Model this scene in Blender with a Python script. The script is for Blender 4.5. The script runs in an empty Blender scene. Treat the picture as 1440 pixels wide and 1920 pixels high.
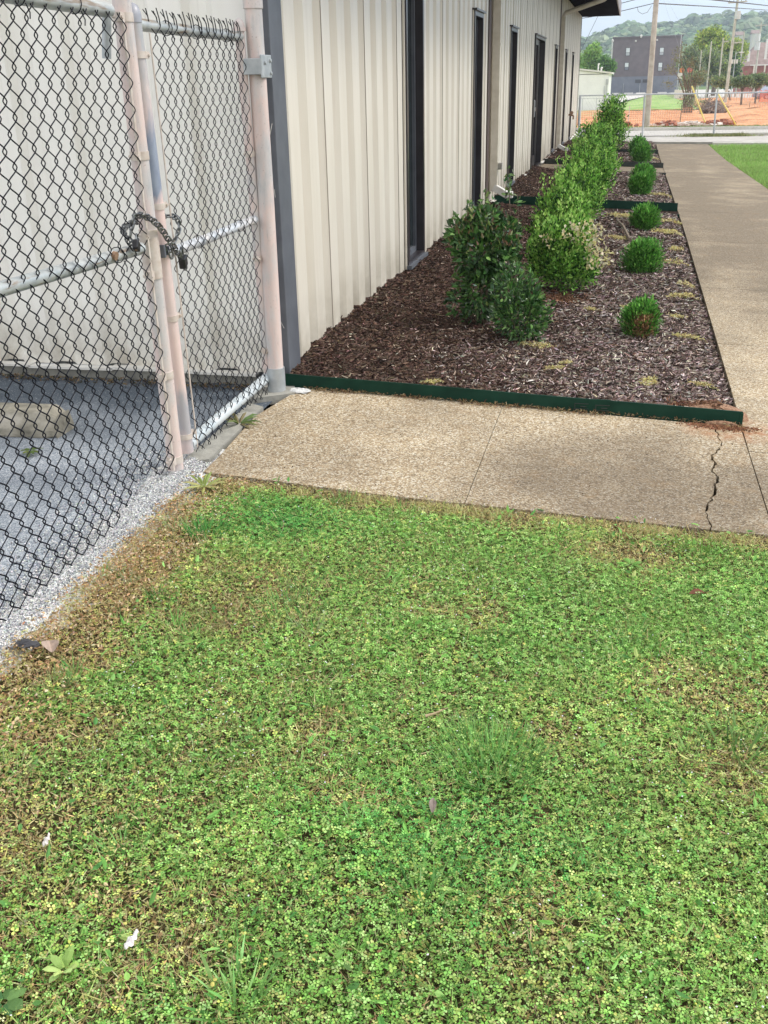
import bpy, math, random
import numpy as np
from mathutils import Vector, Matrix
C = bpy.context.scene
COL = C.collection
R = math.radians
rng = np.random.default_rng(7)
random.seed(7)

# ------------------------------------------------------------------ camera
cam_d = bpy.data.cameras.new('camera')
cam = bpy.data.objects.new('camera', cam_d); COL.objects.link(cam)
AX = np.array([[0.97434145, 0.07113057, -0.21353963],
               [0.22413607, -0.39320423, 0.89171377],
               [-0.02053658, -0.91669563, -0.39905811]])
right, down, fwd = AX[:, 0], AX[:, 1], AX[:, 2]
M = Matrix.Identity(4)
for i in range(3):
    M[i][0] = right[i]; M[i][1] = -down[i]; M[i][2] = -fwd[i]
M[0][3], M[1][3], M[2][3] = 0, 0, 1.5
cam.matrix_world = M
cam_d.sensor_fit = 'VERTICAL'; cam_d.sensor_height = 24; cam_d.sensor_width = 18
cam_d.lens = 24 * 1846 / 1920
cam_d.clip_start = 0.05; cam_d.clip_end = 6000
C.camera = cam

# ------------------------------------------------------------------ world, sun, exposure
SUN_EL, SUN_AZ = 50, 68       # azimuth measured clockwise from +Y
w = bpy.data.worlds.new('World'); C.world = w; w.use_nodes = True
nt = w.node_tree; nt.nodes.clear()
o_ = nt.nodes.new('ShaderNodeOutputWorld'); bg = nt.nodes.new('ShaderNodeBackground')
sky = nt.nodes.new('ShaderNodeTexSky'); sky.sky_type = 'NISHITA'; sky.sun_disc = False
sky.sun_elevation = R(SUN_EL); sky.sun_rotation = R(SUN_AZ); sky.air_density = 1.2; sky.dust_density = 1.5
tc = nt.nodes.new('ShaderNodeTexCoord'); mp = nt.nodes.new('ShaderNodeMapping'); mp.inputs['Scale'].default_value = (1, 1, 3.5)
nz = nt.nodes.new('ShaderNodeTexNoise'); nz.inputs['Scale'].default_value = 2.2; nz.inputs['Detail'].default_value = 7
cr = nt.nodes.new('ShaderNodeValToRGB'); cr.color_ramp.elements[0].position = .36; cr.color_ramp.elements[0].color = (.42, .42, .42, 1)
cr.color_ramp.elements[1].position = .62; cr.color_ramp.elements[1].color = (.93, .93, .93, 1)
mx = nt.nodes.new('ShaderNodeMix'); mx.data_type = 'RGBA'
nt.links.new(tc.outputs['Generated'], mp.inputs[0]); nt.links.new(mp.outputs[0], nz.inputs['Vector'])
nt.links.new(nz.outputs['Fac'], cr.inputs[0]); nt.links.new(cr.outputs[0], mx.inputs[0])
nt.links.new(sky.outputs[0], mx.inputs[6]); 
sx = nt.nodes.new('ShaderNodeSeparateXYZ'); nt.links.new(tc.outputs['Generated'], sx.inputs[0])
er_ = nt.nodes.new('ShaderNodeValToRGB'); er_.color_ramp.elements[0].position = .0; er_.color_ramp.elements[0].color = (.42, .53, .72, 1)
er_.color_ramp.elements[1].position = .55; er_.color_ramp.elements[1].color = (1.0, .99, .97, 1)
q_ = er_.color_ramp.elements.new(.16); q_.color = (.43, .57, .80, 1)
sc_ = nt.nodes.new('ShaderNodeVectorMath'); sc_.operation = 'SCALE'; sc_.inputs['Scale'].default_value = 13.0
nt.links.new(sx.outputs[2], er_.inputs[0])
so_ = nt.nodes.new('ShaderNodeMapRange'); so_.inputs[1].default_value = .35; so_.inputs[2].default_value = -.6; nt.links.new(sx.outputs[1], so_.inputs[0])
sm_ = nt.nodes.new('ShaderNodeMix'); sm_.data_type = 'RGBA'; nt.links.new(so_.outputs[0], sm_.inputs[0]); nt.links.new(er_.outputs[0], sm_.inputs[6]); sm_.inputs[7].default_value = (.80, .78, .75, 1)
nt.links.new(sm_.outputs[2], sc_.inputs[0]); nt.links.new(sc_.outputs[0], mx.inputs[7])
nt.links.new(mx.outputs[2], bg.inputs[0]); bg.inputs[1].default_value = .1
nt.links.new(bg.outputs[0], o_.inputs[0])
sd = bpy.data.lights.new('sun', 'SUN'); sun = bpy.data.objects.new('sun', sd); COL.objects.link(sun)
sd.energy = 1.5; sd.angle = R(10); sd.color = (1, .95, .87)
el, az = R(SUN_EL), R(SUN_AZ)
sdir = Vector((math.sin(az) * math.cos(el), math.cos(az) * math.cos(el), math.sin(el)))
sun.rotation_euler = sdir.to_track_quat('Z', 'Y').to_euler()
C.view_settings.view_transform = 'Standard'; C.view_settings.look = 'None'
C.view_settings.exposure = 0.9; C.view_settings.gamma = 1
C.view_settings.use_curve_mapping = False

# ------------------------------------------------------------------ ground height
def g(x, y):
    x = np.asarray(x, float); y = np.asarray(y, float)
    c_ = -.04 * np.clip(x + 1.72, 0, 3.8) * np.clip((36 - y) / 9, 0, 1)
    z = c_ - .0135 * np.clip(y - 12, 0, 24.5)
    return z + np.interp(y, [36.5, 46, 90, 100, 200, 250, 2500], [0, -.17, -.67, -.87, -1.06, -1.4, -6])
def gz(x, y): return float(g(x, y))
def bedx(y): return .65 + .0072 * np.clip(np.asarray(y, float) - 5, 0, 40)     # right edge of the bed
_grids = {}
def vn(x, y, s, seed=0):           # value noise 0..1
    if seed not in _grids: _grids[seed] = np.random.default_rng(seed + 100).random((257, 257))
    G = _grids[seed]; x = np.asarray(x) / s + 71.3; y = np.asarray(y) / s + 37.7
    i = np.floor(x).astype(int); j = np.floor(y).astype(int); fx = x - i; fy = y - j
    fx = fx * fx * (3 - 2 * fx); fy = fy * fy * (3 - 2 * fy); i %= 256; j %= 256
    return (G[i, j] * (1 - fx) + G[i + 1, j] * fx) * (1 - fy) + (G[i, j + 1] * (1 - fx) + G[i + 1, j + 1] * fx) * fy
def fbm(x, y, s, seed=0): return vn(x, y, s, seed) * .55 + vn(x, y, s * .45, seed + 1) * .3 + vn(x, y, s * .2, seed + 2) * .15

# ------------------------------------------------------------------ mesh helpers
def np_mesh(name, V, sizes, idx, mat, parent=None, tint=None, smooth=False, mats=None, mi=None):
    me = bpy.data.meshes.new(name)
    V = np.asarray(V, np.float32); sizes = np.asarray(sizes, np.int32); idx = np.asarray(idx, np.int32)
    me.vertices.add(len(V)); me.vertices.foreach_set('co', V.ravel())
    me.loops.add(len(idx)); me.loops.foreach_set('vertex_index', idx)
    me.polygons.add(len(sizes))
    st = np.concatenate([[0], np.cumsum(sizes)[:-1]]).astype(np.int32)
    me.polygons.foreach_set('loop_start', st); me.polygons.foreach_set('loop_total', sizes)
    me.polygons.foreach_set('use_smooth', np.full(len(sizes), bool(smooth)))
    if tint is not None:
        a = me.attributes.new('tint', 'FLOAT_COLOR', 'FACE')
        t = np.ones((len(sizes), 4), np.float32); t[:, :3] = tint
        a.data.foreach_set('color', t.ravel())
    for m in (mats or [mat]): me.materials.append(m)
    if mi is not None: me.polygons.foreach_set('material_index', np.asarray(mi, np.int32))
    me.update(calc_edges=True); me.validate()
    ob = bpy.data.objects.new(name, me); COL.objects.link(ob)
    if parent: ob.parent = parent
    return ob

class MB:
    """collects shapes, then links them as one mesh object"""
    def __init__(s): s.v = []; s.f = []; s.m = []; s.cur = 0
    def add(s, vs, fs):
        b = len(s.v); s.v += [tuple(map(float, p)) for p in vs]; s.f += [tuple(b + i for i in f) for f in fs]; s.m += [s.cur] * len(fs)
    def box(s, x0, x1, y0, y1, z0, z1):
        s.add([(x0, y0, z0), (x1, y0, z0), (x1, y1, z0), (x0, y1, z0), (x0, y0, z1), (x1, y0, z1), (x1, y1, z1), (x0, y1, z1)],
              [(0, 3, 2, 1), (4, 5, 6, 7), (0, 1, 5, 4), (1, 2, 6, 5), (2, 3, 7, 6), (3, 0, 4, 7)])
    def obox(s, c, dx, dy, dz, ang=0, tilt=0):
        ca, sa = math.cos(ang), math.sin(ang); vs = []
        for k in (-1, 1):
            for i, j in ((-1, -1), (1, -1), (1, 1), (-1, 1)):
                x, y, z = i * dx / 2, j * dy / 2, k * dz / 2
                x, z = x * math.cos(tilt) - z * math.sin(tilt), x * math.sin(tilt) + z * math.cos(tilt)
                vs.append((c[0] + x * ca - y * sa, c[1] + x * sa + y * ca, c[2] + z))
        s.add(vs, [(0, 3, 2, 1), (4, 5, 6, 7), (0, 1, 5, 4), (1, 2, 6, 5), (2, 3, 7, 6), (3, 0, 4, 7)])
    def tube(s, P, r, n=10, cap=True, closed=False):
        P = [Vector(p) for p in P]; m = len(P); rr = r if isinstance(r, (list, tuple)) else [r] * m
        b = len(s.v); prev = None; fs = []
        for i, p in enumerate(P):
            a = P[(i - 1) % m] if (closed or i > 0) else p
            c = P[(i + 1) % m] if (closed or i < m - 1) else p
            t = (c - a).normalized()
            if prev is None:
                u = t.cross(Vector((0, 0, 1)))
                if u.length < .05: u = t.cross(Vector((0, 1, 0)))
            else: u = prev - t * prev.dot(t)
            u.normalize(); prev = u; v = t.cross(u)
            for k in range(n):
                q = 2 * math.pi * k / n
                s.v.append(tuple(p + (u * math.cos(q) + v * math.sin(q)) * rr[i]))
        for i in range(m if closed else m - 1):
            j = (i + 1) % m
            for k in range(n):
                fs.append((b + i * n + k, b + i * n + (k + 1) % n, b + j * n + (k + 1) % n, b + j * n + k))
        if cap and not closed:
            fs.append(tuple(b + k for k in range(n))[::-1]); fs.append(tuple(b + (m - 1) * n + k for k in range(n)))
        s.f += fs; s.m += [s.cur] * len(fs)
    def cyl(s, a, b, r, n=12, r2=None): s.tube([a, b], [r, r if r2 is None else r2], n)
    def ball(s, c, rx, ry=None, rz=None, n=10, m=7):
        ry = ry or rx; rz = rz or rx; vs = [(c[0], c[1], c[2] - rz)]; fs = []
        for i in range(1, m):
            t = -math.pi / 2 + math.pi * i / m
            for k in range(n):
                q = 2 * math.pi * k / n
                vs.append((c[0] + rx * math.cos(t) * math.cos(q), c[1] + ry * math.cos(t) * math.sin(q), c[2] + rz * math.sin(t)))
        vs.append((c[0], c[1], c[2] + rz)); L = len(vs) - 1
        for k in range(n):
            fs.append((0, 1 + (k + 1) % n, 1 + k)); fs.append((L, 1 + (m - 2) * n + k, 1 + (m - 2) * n + (k + 1) % n))
            for i in range(m - 2):
                a = 1 + i * n + k; b = 1 + i * n + (k + 1) % n; fs.append((a, b, b + n, a + n))
        s.add(vs, fs)
    def prism(s, poly, z0, z1):
        if sum(a[0] * c[1] - c[0] * a[1] for a, c in zip(poly, poly[1:] + poly[:1])) < 0: poly = poly[::-1]
        n = len(poly); vs = [(p[0], p[1], z0 if not callable(z0) else z0(*p)) for p in poly] + [(p[0], p[1], z1 if not callable(z1) else z1(*p)) for p in poly]
        s.add(vs, [tuple(range(n))[::-1], tuple(range(n, 2 * n))] + [(i, (i + 1) % n, n + (i + 1) % n, n + i) for i in range(n)])
    def build(s, name, mat, parent=None, smooth=False, mats=None, bevel=0):
        sizes = [len(f) for f in s.f]; idx = [i for f in s.f for i in f]
        ob = np_mesh(name, s.v, sizes, idx, mat, parent, mats=mats, mi=s.m if mats else None)
        if smooth:
            ob.data.polygons.foreach_set('use_smooth', np.ones(len(sizes), bool))
            ob.data.set_sharp_from_angle(angle=R(40))
        if bevel:
            md = ob.modifiers.new('bevel', 'BEVEL'); md.width = bevel; md.segments = 2; md.limit_method = 'ANGLE'
        return ob

def tag(o, label=None, cat=None, group=None, kind=None):
    if label: o['label'] = label
    if cat: o['category'] = cat
    if group: o['group'] = group
    if kind: o['kind'] = kind
    return o
def empty(name, loc, label=None, cat=None, group=None):
    o = bpy.data.objects.new(name, None); COL.objects.link(o); o.location = loc; o.empty_display_size = .1
    return tag(o, label, cat, group)
def pin(root):                  # parts were built in world coordinates
    inv = Matrix.Translation(-Vector(root.location))
    def kids(o):
        for c in o.children:
            if c.parent == root: c.matrix_parent_inverse = inv
    kids(root)
def sheet(name, xs, ys, zf, mat, kind='structure'):
    X, Y = np.meshgrid(xs, ys); Z = zf(X, Y); nx, ny = len(xs), len(ys)
    V = np.stack([X.ravel(), Y.ravel(), Z.ravel()], 1)
    i, j = np.meshgrid(np.arange(nx - 1), np.arange(ny - 1)); a = (j * nx + i).ravel()
    idx = np.stack([a, a + 1, a + nx + 1, a + nx], 1).ravel()
    ob = np_mesh(name, V, np.full(len(a), 4), idx, mat, smooth=True)
    if kind: ob['kind'] = kind
    return ob
def copy_tree(o, parent=None):
    c = o.copy(); COL.objects.link(c); c.parent = parent
    for ch in o.children: copy_tree(ch, c)
    return c

# scatter of templates: T (k,3) in (along, side, normal) ; polys list of tuples
def scatter(name, P, U, S, T, polys, L, W, tint, mat, parent=None, per_poly_tint=None, NH=None):
    n = len(P); U = U / np.linalg.norm(U, axis=1, keepdims=True)
    S = S - U * np.sum(S * U, 1, keepdims=True); S = S / (np.linalg.norm(S, axis=1, keepdims=True) + 1e-9)
    N = np.cross(U, S); T = np.asarray(T, float); k = len(T)
    L = np.broadcast_to(L, (n,)); W = np.broadcast_to(W, (n,)); NH = L if NH is None else np.broadcast_to(NH, (n,))
    V = (P[:, None, :] + T[None, :, 0, None] * (L[:, None, None] * U[:, None, :]) + T[None, :, 1, None] * (W[:, None, None] * S[:, None, :])
         + T[None, :, 2, None] * (NH[:, None, None] * N[:, None, :])).reshape(-1, 3)
    sizes = np.tile([len(p) for p in polys], n)
    base = np.concatenate([np.array(p) for p in polys])
    idx = (np.arange(n)[:, None] * k + base[None, :]).ravel()
    t = np.repeat(tint, len(polys), 0)
    return np_mesh(name, V, sizes, idx, mat, parent, tint=t)
LEAF = [(0, 0, 0), (.3, .5, .06), (.7, .38, .04), (1, 0, -.08), (.7, -.38, .04), (.3, -.5, .06)]; LEAFP = [(0, 1, 2, 3), (0, 3, 4, 5)]
KITE = [(0, 0, 0), (.55, .5, .05), (1, 0, 0), (.55, -.5, .05)]; KITEP = [(0, 1, 2, 3)]
BLADE = [(0, -.5, 0), (0, .5, 0), (.5, .38, .05), (.5, -.38, .05), (1, 0, .25)]; BLADEP = [(0, 1, 2, 3), (3, 2, 4)]
def rdir(n, up=0.):
    v = rng.normal(size=(n, 3)); v /= np.linalg.norm(v, axis=1, keepdims=True); v[:, 2] += up; return v
def pal(n, cols, wts=None, jit=.15):
    cols = np.array(cols); wts = None if wts is None else np.array(wts) / sum(wts)
    c = cols[rng.choice(len(cols), n, p=wts)]
    return np.clip(c * (1 + rng.normal(0, jit, (n, 1))) * (1 + rng.normal(0, jit * .3, (n, 3))), .004, .95)

# ------------------------------------------------------------------ materials
def mat(name, base=(.5, .5, .5), rough=.6, metal=0., spec=.5):
    m = bpy.data.materials.new(name); m.use_nodes = True; b = m.node_tree.nodes['Principled BSDF']
    b.inputs['Base Color'].default_value = (*base, 1); b.inputs['Roughness'].default_value = rough
    b.inputs['Metallic'].default_value = metal; b.inputs['Specular IOR Level'].default_value = spec
    return m
class N:
    """tiny node builder"""
    def __init__(s, m): s.m = m; s.t = m.node_tree; s.b = s.t.nodes['Principled BSDF']
    def new(s, k, **kw):
        n = s.t.nodes.new(k)
        for a, v in kw.items(): setattr(n, a, v)
        return n
    def ln(s, a, b): s.t.links.new(a, b)
    def pos(s, scale=(1, 1, 1)):
        c = s.new('ShaderNodeNewGeometry'); mp = s.new('ShaderNodeMapping'); mp.inputs['Scale'].default_value = scale
        s.ln(c.outputs['Position'], mp.inputs[0]); return mp.outputs[0]
    def noise(s, sc, det=4, vec=None, rough=.55):
        n = s.new('ShaderNodeTexNoise'); n.inputs['Scale'].default_value = sc; n.inputs['Detail'].default_value = det; n.inputs['Roughness'].default_value = rough
        s.ln(vec or s.pos(), n.inputs['Vector']); return n.outputs['Fac']
    def voro(s, sc, vec=None, feat='F1', out='Color'):
        n = s.new('ShaderNodeTexVoronoi', feature=feat); n.inputs['Scale'].default_value = sc
        s.ln(vec or s.pos(), n.inputs['Vector']); return n.outputs[out]
    def ramp(s, fac, stops, interp='LINEAR'):
        n = s.new('ShaderNodeValToRGB'); n.color_ramp.interpolation = interp; e = n.color_ramp.elements
        while len(e) < len(stops): e.new(.5)
        for q, (p, c) in zip(e, stops):
            q.position = p; q.color = (*c, 1) if isinstance(c, tuple) else (c, c, c, 1)
        s.ln(fac, n.inputs[0]); return n.outputs[0]
    def mix(s, fac, a, b, mode='MIX'):
        n = s.new('ShaderNodeMix', data_type='RGBA', blend_type=mode)
        for q, v in ((n.inputs[0], fac), (n.inputs[6], a), (n.inputs[7], b)):
            if isinstance(v, (int, float)): q.default_value = v if q.type == 'VALUE' else (v, v, v, 1)
            elif isinstance(v, tuple): q.default_value = (*v, 1)
            else: s.ln(v, q)
        return n.outputs[2]
    def math(s, op, a, b=0.):
        n = s.new('ShaderNodeMath', operation=op)
        for q, v in ((n.inputs[0], a), (n.inputs[1], b)):
            if isinstance(v, (int, float)): q.default_value = v
            else: s.ln(v, q)
        return n.outputs[0]
    def axis(s, k):
        c = s.new('ShaderNodeNewGeometry'); x = s.new('ShaderNodeSeparateXYZ'); s.ln(c.outputs['Position'], x.inputs[0]); return x.outputs[k]
    def rng(s, v, a, b, c=0., d=1.):
        n = s.new('ShaderNodeMapRange'); s.ln(v, n.inputs[0])
        for i, q in enumerate((a, b, c, d)): n.inputs[i + 1].default_value = q
        return n.outputs[0]
    def color(s, c): s.ln(c, s.b.inputs['Base Color'])
    def bump(s, h, dist=.002, st=1.):
        n = s.new('ShaderNodeBump'); n.inputs['Distance'].default_value = dist; n.inputs['Strength'].default_value = st
        s.ln(h, n.inputs['Height']); s.ln(n.outputs[0], s.b.inputs['Normal'])
def noisy(name, a, b, sc=8, rough=.6, metal=0, bump=0, bs=None, spec=.5, det=5, lo=.35, hi=.65):
    m = mat(name, a, rough, metal, spec); n = N(m); f = n.noise(sc, det)
    n.color(n.ramp(f, [(lo, a), (hi, b)]))
    if bump: n.bump(n.noise(bs or sc * 4, 4), bump)
    return m
def tinted(name, rough=.55, trans=.25, spec=.35):
    m = mat(name, (.1, .2, .05), rough, 0, spec); n = N(m); a = n.new('ShaderNodeAttribute', attribute_name='tint')
    n.color(a.outputs['Color'])
    if trans:
        t = n.new('ShaderNodeBsdfTranslucent'); n.ln(a.outputs['Color'], t.inputs[0]); ms = n.new('ShaderNodeMixShader'); ms.inputs[0].default_value = trans
        n.ln(n.b.outputs[0], ms.inputs[1]); n.ln(t.outputs[0], ms.inputs[2]); n.ln(ms.outputs[0], m.node_tree.nodes['Material Output'].inputs['Surface'])
    return m
mLeaf = tinted('leaf'); mGloss = tinted('glossy_leaf', .32, .12, .5); mChip = tinted('chip', .85, 0, .2); mStone = tinted('stone_grain', .8, 0, .3)
mBark = noisy('bark', (.09, .065, .045), (.2, .16, .12), 30, .9, bump=.003)

def make_walk():
    m = mat('exposed_aggregate', rough=.85, spec=.25); n = N(m); p = n.pos()
    rc = n.voro(160, p); sep = n.new('ShaderNodeSeparateColor'); n.ln(rc, sep.inputs[0])
    st = n.ramp(sep.outputs[0], [(0, (.12, .085, .05)), (.16, (.30, .215, .125)), (.36, (.50, .39, .25)), (.58, (.63, .54, .39)), (.8, (.82, .77, .65)), (.97, (.3, .2, .12))], 'CONSTANT')
    d = n.voro(160, p, 'F1', 'Distance')
    st = n.mix(n.rng(d, .45, .75, 0, .55), st, (.24, .18, .11))
    fine = n.noise(420, 2, p); st = n.mix(n.rng(fine, .3, .7, 0, .35), st, (.5, .41, .27))
    big = n.noise(1.7, 5, p, .62)
    yy = n.axis(1); xx = n.axis(0)
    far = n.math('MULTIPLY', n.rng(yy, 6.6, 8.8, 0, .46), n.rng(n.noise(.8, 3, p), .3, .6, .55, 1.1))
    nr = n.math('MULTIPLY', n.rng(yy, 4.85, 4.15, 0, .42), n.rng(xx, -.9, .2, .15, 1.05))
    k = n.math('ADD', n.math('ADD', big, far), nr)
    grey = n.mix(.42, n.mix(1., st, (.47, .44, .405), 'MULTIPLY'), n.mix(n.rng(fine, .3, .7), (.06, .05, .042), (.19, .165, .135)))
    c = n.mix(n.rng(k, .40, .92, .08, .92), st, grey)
    edge = n.noise(9, 4, p)
    c = n.mix(n.math('MULTIPLY', n.rng(edge, .55, .75), .25), c, (.34, .22, .11))
    # rusty soil wash beside the bed corner
    dx = n.math('MULTIPLY', n.math('ADD', xx, -.62), 2.2); dy = n.math('MULTIPLY', n.math('ADD', yy, -4.85), 3.2)
    rr = n.math('ADD', n.math('MULTIPLY', dx, dx), n.math('MULTIPLY', dy, dy))
    c = n.mix(n.math('MULTIPLY', n.rng(rr, .05, .5, .75, 0), n.rng(n.noise(14, 4, p), .35, .6)), c, (.33, .15, .07))
    n.color(c); n.bump(n.math('ADD', n.math('MULTIPLY', d, -.7), n.math('MULTIPLY', fine, .3)), .0035, .9); return m
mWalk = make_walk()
def make_asphalt():
    m = mat('asphalt', rough=.75, spec=.35); n = N(m); p = n.pos()
    rc = n.voro(235, p); sep = n.new('ShaderNodeSeparateColor'); n.ln(rc, sep.inputs[0])
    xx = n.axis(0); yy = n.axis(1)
    near = n.rng(yy, 4.7, 3.5, 0, 1); near = n.math('MULTIPLY', near, n.rng(xx, -4.2, -2.0, .45, 1))  # pale aggregate by the fence; shade near the wall painted in as darker colour
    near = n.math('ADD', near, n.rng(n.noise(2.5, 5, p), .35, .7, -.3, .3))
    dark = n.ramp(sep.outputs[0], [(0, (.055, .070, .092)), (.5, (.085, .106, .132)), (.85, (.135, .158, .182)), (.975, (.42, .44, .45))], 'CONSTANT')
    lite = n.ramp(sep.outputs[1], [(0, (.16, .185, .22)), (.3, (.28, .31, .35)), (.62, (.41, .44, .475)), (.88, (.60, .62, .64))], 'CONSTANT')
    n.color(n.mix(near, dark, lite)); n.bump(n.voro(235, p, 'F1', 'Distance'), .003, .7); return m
mAsph = make_asphalt()
def make_soil():
    m = mat('soil_and_thatch', rough=.95, spec=.1); n = N(m); p = n.pos()
    a = n.ramp(n.noise(60, 6, p, .7), [(.3, (.014, .009, .005)), (.5, (.05, .032, .018)), (.68, (.14, .10, .055))])
    b = n.ramp(n.noise(5, 5, p), [(.3, (.03, .05, .012)), (.7, (.10, .085, .045))])
    c = n.mix(.45, a, b)
    far = n.rng(n.axis(1), 30, 40); gr = n.ramp(n.noise(.5, 6, p), [(.35, (.07, .13, .03)), (.65, (.14, .2, .05))])
    n.color(n.mix(far, c, gr)); n.bump(n.noise(90, 4, p), .01); return m
mSoil = make_soil()
mMulchBase = noisy('mulch_base', (.016, .009, .007), (.055, .034, .026), 70, .95, bump=.01, spec=.1)
def make_siding(name, a, b):
    m = mat(name, a, .42, 0, .4); n = N(m); p = n.pos((1, 1, .12))
    c = n.mix(n.rng(n.noise(7, 6, p, .65), .3, .7), a, b)
    c = n.mix(n.math('MULTIPLY', n.rng(n.noise(40, 3, n.pos((1, 1, .05))), .55, .8), .16), c, (.42, .38, .33))
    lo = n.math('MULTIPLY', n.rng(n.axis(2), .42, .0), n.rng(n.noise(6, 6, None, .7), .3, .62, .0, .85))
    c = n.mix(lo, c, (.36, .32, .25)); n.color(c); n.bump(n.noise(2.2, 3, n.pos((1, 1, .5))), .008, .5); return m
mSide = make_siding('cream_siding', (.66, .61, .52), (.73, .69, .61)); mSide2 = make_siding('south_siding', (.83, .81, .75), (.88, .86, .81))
mTrim = noisy('slate_trim', (.085, .092, .11), (.12, .13, .15), 5, .5, spec=.4)
mBronze = noisy('bronze_frame', (.028, .024, .028), (.045, .04, .045), 6, .3, spec=.5)
mGlass = mat('dark_glass', (.012, .018, .02), .04, 0, .8)
mWhite = noisy('white_paint', (.72, .71, .68), (.62, .6, .55), 12, .45)
mConc = noisy('concrete', (.22, .215, .19), (.36, .35, .31), 10, .9, bump=.003, bs=80)
mSoffit = noisy('brown_soffit', (.012, .010, .012), (.02, .017, .02), 3, 1., spec=.0)
mFascia = noisy('mauve_fascia', (.24, .21, .22), (.3, .27, .28), 3, .5)
mDown = noisy('downspout_paint', (.56, .51, .42), (.66, .61, .52), 9, .4)
mGreen = noisy('green_edging', (.002, .027, .016), (.006, .042, .026), 8, .6, spec=.2)
mBlackEdge = noisy('dark_edging', (.012, .02, .018), (.03, .035, .03), 9, .6)
def make_post():
    m = mat('chalky_pink_post', rough=.5, spec=.45); n = N(m); p = n.pos((1, 1, .35))
    f = n.noise(5, 6, p, .6)
    c = n.ramp(f, [(.32, (.36, .38, .40)), (.44, (.54, .51, .50)), (.54, (.66, .53, .49)), (.64, (.62, .57, .55)), (.74, (.46, .46, .47))])
    s = n.noise(60, 4, n.pos((1, 1, .15)), .7); c = n.mix(n.rng(s, .55, .75, 0, .5), c, (.34, .34, .36)); c = n.mix(n.rng(n.noise(130, 3, n.pos()), .66, .74, 0, .8), c, (.18, .10, .07))
    n.color(c); n.bump(n.noise(90, 3, p), .0008, .6); return m
mPost = make_post()
def make_gate_post():
    m = mat('pink_and_blue_worn_post', rough=.45, spec=.5); n = N(m); p = n.pos((1, 1, .35))
    c = n.ramp(n.noise(6, 6, p, .6), [(.34, (.40, .41, .43)), (.48, (.60, .52, .50)), (.62, (.69, .54, .50))])
    zz = n.math('ADD', n.axis(2), n.math('MULTIPLY', n.math('ADD', n.noise(9, 5, p), -.5), .5))
    yb = n.math('ADD', n.axis(1), n.math('MULTIPLY', n.math('ADD', n.noise(25, 4, p), -.5), .05))
    k = n.math('MULTIPLY', n.rng(zz, 1.06, 1.10), n.rng(zz, 1.50, 1.36)); k = n.math('MULTIPLY', k, n.rng(yb, 3.678, 3.692))
    k2 = n.math('MULTIPLY', n.rng(zz, .30, .24), n.rng(zz, .02, .12)); 
    c = n.mix(k, c, n.mix(n.noise(40, 4, p), (.16, .20, .29), (.36, .40, .48))); c = n.mix(n.math('MULTIPLY', k2, .7), c, (.26, .31, .36)); n.color(c); return m
mGatePost = make_gate_post()
mGalv = noisy('galvanised', (.36, .39, .41), (.52, .54, .55), 14, .42, .35, bump=.0006)
def make_rail():
    m = mat('galvanised_rusty_rail', rough=.45, spec=.5, metal=.25); n = N(m); p = n.pos()
    c = n.ramp(n.noise(12, 5, p), [(.35, (.34, .37, .38)), (.65, (.52, .54, .53))])
    z = n.noise(5, 5, n.pos((1, 1, 8))); c = n.mix(n.rng(z, .56, .66, 0, .8), c, (.23, .16, .10)); n.color(c); return m
mRail = make_rail()
mWire = noisy('black_vinyl_wire', (.004, .005, .010), (.008, .009, .015), 60, .6, spec=.15)
mBand = noisy('cream_strap', (.6, .54, .49), (.5, .42, .36), 30, .5)
mRust = noisy('rust', (.16, .075, .035), (.3, .2, .13), 60, .8)
mChain = noisy('weathered_chain', (.035, .038, .042), (.30, .31, .31), 80, .3, .7)
mLock = noisy('black_padlock', (.008, .008, .01), (.02, .02, .022), 40, .35)
mDust = noisy('limestone_dust', (.46, .47, .48), (.80, .80, .78), 55, .95, bump=.008, lo=.3, hi=.6)

# ------------------------------------------------------------------ ground and paving
xs = np.unique(np.concatenate([np.linspace(-2.5, 3, 45), [-3000, -800, -300, -120, -60, -30, -15, -8, -5, 4, 6, 9, 15, 30, 60, 120, 300, 800, 3000]]))
ys = np.unique(np.concatenate([np.linspace(-2, 6, 60), np.linspace(6, 40, 50), [-2000, -400, -60, -10, 42, 46, 55, 65, 75, 90, 100, 120, 150, 200, 250, 400, 800, 1600, 2500]]))
def gsoil(X, Y):
    z = g(X, Y) - .03
    b = (X > -1.75) & (X < 2.6) & (Y > 3.7) & (Y < 36); z[b] -= .05
    b = (X < -1.72) & (Y > -3) & (Y < 6); z[b] -= .05
    return z
sheet('ground', xs, ys, gsoil, mSoil)
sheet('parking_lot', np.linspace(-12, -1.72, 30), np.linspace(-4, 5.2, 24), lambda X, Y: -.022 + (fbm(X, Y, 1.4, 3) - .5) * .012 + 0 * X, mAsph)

# cross walk and sidewalk : separate slabs with open joints and one real crack
crack = [(.528, 4.90), (.524, 4.832), (.535, 4.76), (.529, 4.70), (.541, 4.65), (.534, 4.59), (.512, 4.53), (.492, 4.47), (.480, 4.42), (.488, 4.36), (.480, 4.312),
         (.470, 4.27), (.473, 4.22), (.486, 4.18), (.482, 4.13), (.466, 4.08), (.463, 4.01), (.449, 3.95), (.441, 3.90), (.421, 3.84), (.409, 3.77), (.410, 3.71), (.419, 3.66), (.416, 3.60)]
wk = MB(); zt = lambda x, y: gz(x, y); zb = lambda x, y: gz(x, y) - .07
def slab(poly): wk.prism(poly, zb, zt)
nearL = [(-1.66, 3.635), (-1.45, 3.63), (-1.2, 3.615), (-.9, 3.60), (-.6, 3.595), (-.531, 3.6)]
slab(nearL + [(-.532, 4.93), (-1.60, 4.93), (-1.64, 4.80), (-1.70, 4.40), (-1.665, 3.86)])
_c = []
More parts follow.
